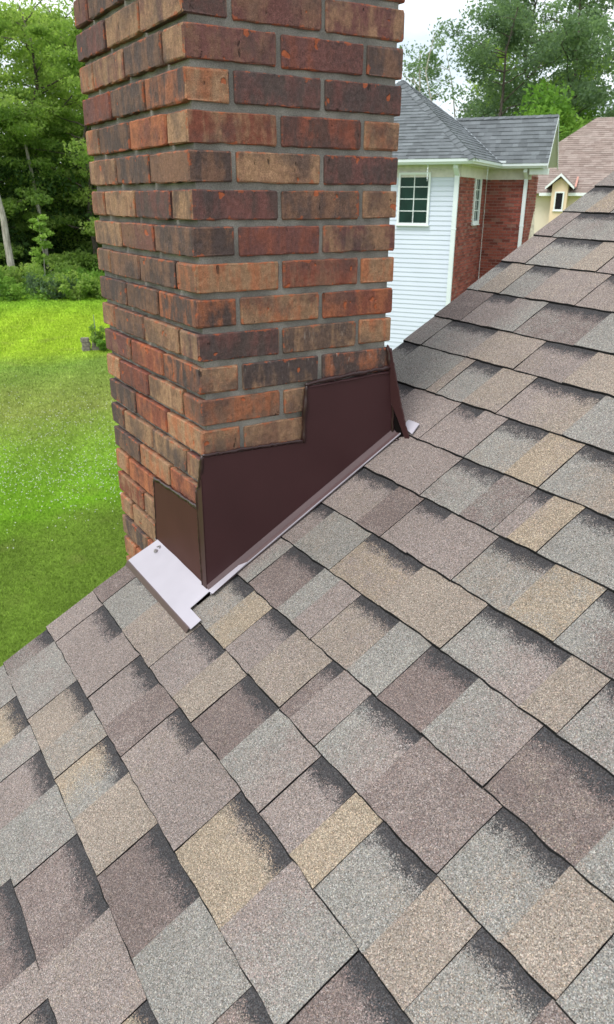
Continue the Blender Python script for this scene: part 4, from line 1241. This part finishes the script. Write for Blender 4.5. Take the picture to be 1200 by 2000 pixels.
z = GZ + .10 * np.sin(x * .13 + 1) * np.cos(y * .11) - .01
th = g.uniform(0, 2 * np.pi, n); w = (.0020 + .0006 * dd) * (.6 + .8 * g.random(n)); h = (.020 + .0010 * dd) * (.6 + .8 * g.random(n))
lx, ly = g.normal(0, .5, n) * h, g.normal(0, .5, n) * h
V = np.stack([np.stack([x - w * np.cos(th), y - w * np.sin(th), z], 1), np.stack([x + w * np.cos(th), y + w * np.sin(th), z], 1), np.stack([x + lx, y + ly, z + h], 1)], 1).reshape(-1, 3)
lv = np.repeat(g.random(n), 3)
gr = big('grass', V, np.arange(n * 3).reshape(-1, 3), M_GRASS, None, attrs={'lv': ('FLOAT', 'POINT', lv)}); tag(gr, kind='stuff')
# the soil sheet under the blades wears the same patches
t2, c2 = grass_material(); t2.m.name = 'lawn'
c2 = t2.mix(1.0, c2, (.62, .62, .62, 1), 'MULTIPLY')  # colour darkened for the blade self-shadow the flat sheet lacks
f9 = t2.noise(t2.pos(), 14, 5, .75)
c2 = t2.mix(1.0, c2, t2.ramp(f9, [(.3, .7), (.7, 1.45)]), 'MULTIPLY')
t2.bump(f9, .8, .05)
ground.data.materials[0] = t2.done(c2, .95, .1)
# white clover heads
n = 1700
az = g.uniform(158.5, 172, n); dd = np.where(g.random(n) < .5, g.normal(16.2, 1.3, n), g.normal(20.5, 2.2, n)); dd = np.clip(dd, 12, 27)
x = CAM.x + dd * np.cos(np.radians(az)); y = CAM.y + dd * np.sin(np.radians(az)); z = GZ + .10 * np.sin(x * .13 + 1) * np.cos(y * .11) + .075
s = .011 * (.6 + .7 * g.random(n)); s = s[:, None]
C_ = np.stack([x, y, z], 1)
off = [np.array(q) for q in ((1, 0, 0), (-1, 0, 0), (0, 1, 0), (0, -1, 0), (0, 0, 1), (0, 0, -1))]
V = np.stack([C_ + o_ * s for o_ in off], 1).reshape(-1, 3)
tri = np.array([(0, 2, 4), (2, 1, 4), (1, 3, 4), (3, 0, 4), (2, 0, 5), (1, 2, 5), (3, 1, 5), (0, 3, 5)])
Qd = (np.arange(n)[:, None, None] * 6 + tri[None]).reshape(-1, 3)
cl = big('clover_flowers', V, Qd, simple('clover_white', (.6, .6, .55), .8, .1)); tag(cl, kind='stuff')

# stacked landscaping blocks with weeds beside them
bl = polar(164.25, 31.2); bl.z = gheight(bl.x, bl.y)
rw = empty('landscape_blocks', bl, 'short stack of weathered grey landscaping blocks at the lawn by the chimney', 'block stack')
M_BLK = simple('weathered_block', (.20, .18, .15), .95, .1, .35, 14)
Lt = Vector((math.sin(math.radians(164.2)), -math.cos(math.radians(164.2)), 0)); Fw = Vector((math.cos(math.radians(164.2)), math.sin(math.radians(164.2)), 0))
for i, (a, b, z) in enumerate([(-.1, 0, .08), (.27, .05, .08), (-.08, .02, .25), (.30, .06, .25), (-.12, .03, .42)]):
    m = MB(); m.prism([bl + Lt * (a + q[0]) + Fw * (b + q[1]) + EZ * (z - .08) for q in ((-.17, -.08), (-.13, -.13), (.13, -.13), (.17, -.08), (.13, .12), (-.13, .12))], EZ * (.155 + .004 * (i % 2))).obj('block', M_BLK, rw)
def weed(az_, d_, h_, r_, nl, label, mat=M_LEAFB, seed=0):
    b = polar(az_, d_); b.z = gheight(b.x, b.y); rr = random.Random(seed)
    e = empty('weed_plant', b, label, 'plant')
    mb = MB(); cs_, rs_ = [], []
    for i in range(7):
        tp = b + Vector((rr.uniform(-r_, r_), rr.uniform(-r_, r_), h_ * rr.uniform(.5, 1)))
        mb.tube(limb_path(b, tp, rr, 4, .06), [.012, .010, .008, .006, .004], 4)
        for q in (.4, .7, 1.0): cs_.append(tuple(b.lerp(tp, q))); rs_.append(r_ * .4)
    mb.obj('stem', M_BARK, e)
    V, Qd, lv = leaves(cs_, rs_, nl, .05, seed, .8)
    big('foliage', V, Qd, mat, e, attrs={'lv': ('FLOAT', 'POINT', lv)}, origin=tuple(b))
weed(163.5, 31.4, .85, .36, 45, 'tall weedy plant growing beside the stacked grey blocks', mat=M_LEAF, seed=3)
weed(163.1, 31.0, .55, .35, 50, 'low leafy clump between the stacked blocks and the chimney', seed=4)
sk = polar(163.7, 31.3); sk.z = gheight(sk.x, sk.y)
o = MB().tube([sk, sk + EZ * .7, sk + EZ * 1.35], [.018, .016, .014], 6).obj('garden_stake', simple('grey_green_stake', (.16, .2, .2), .6), origin=sk); tag(o, 'thin grey stake standing in the weeds by the stacked blocks', 'stake')
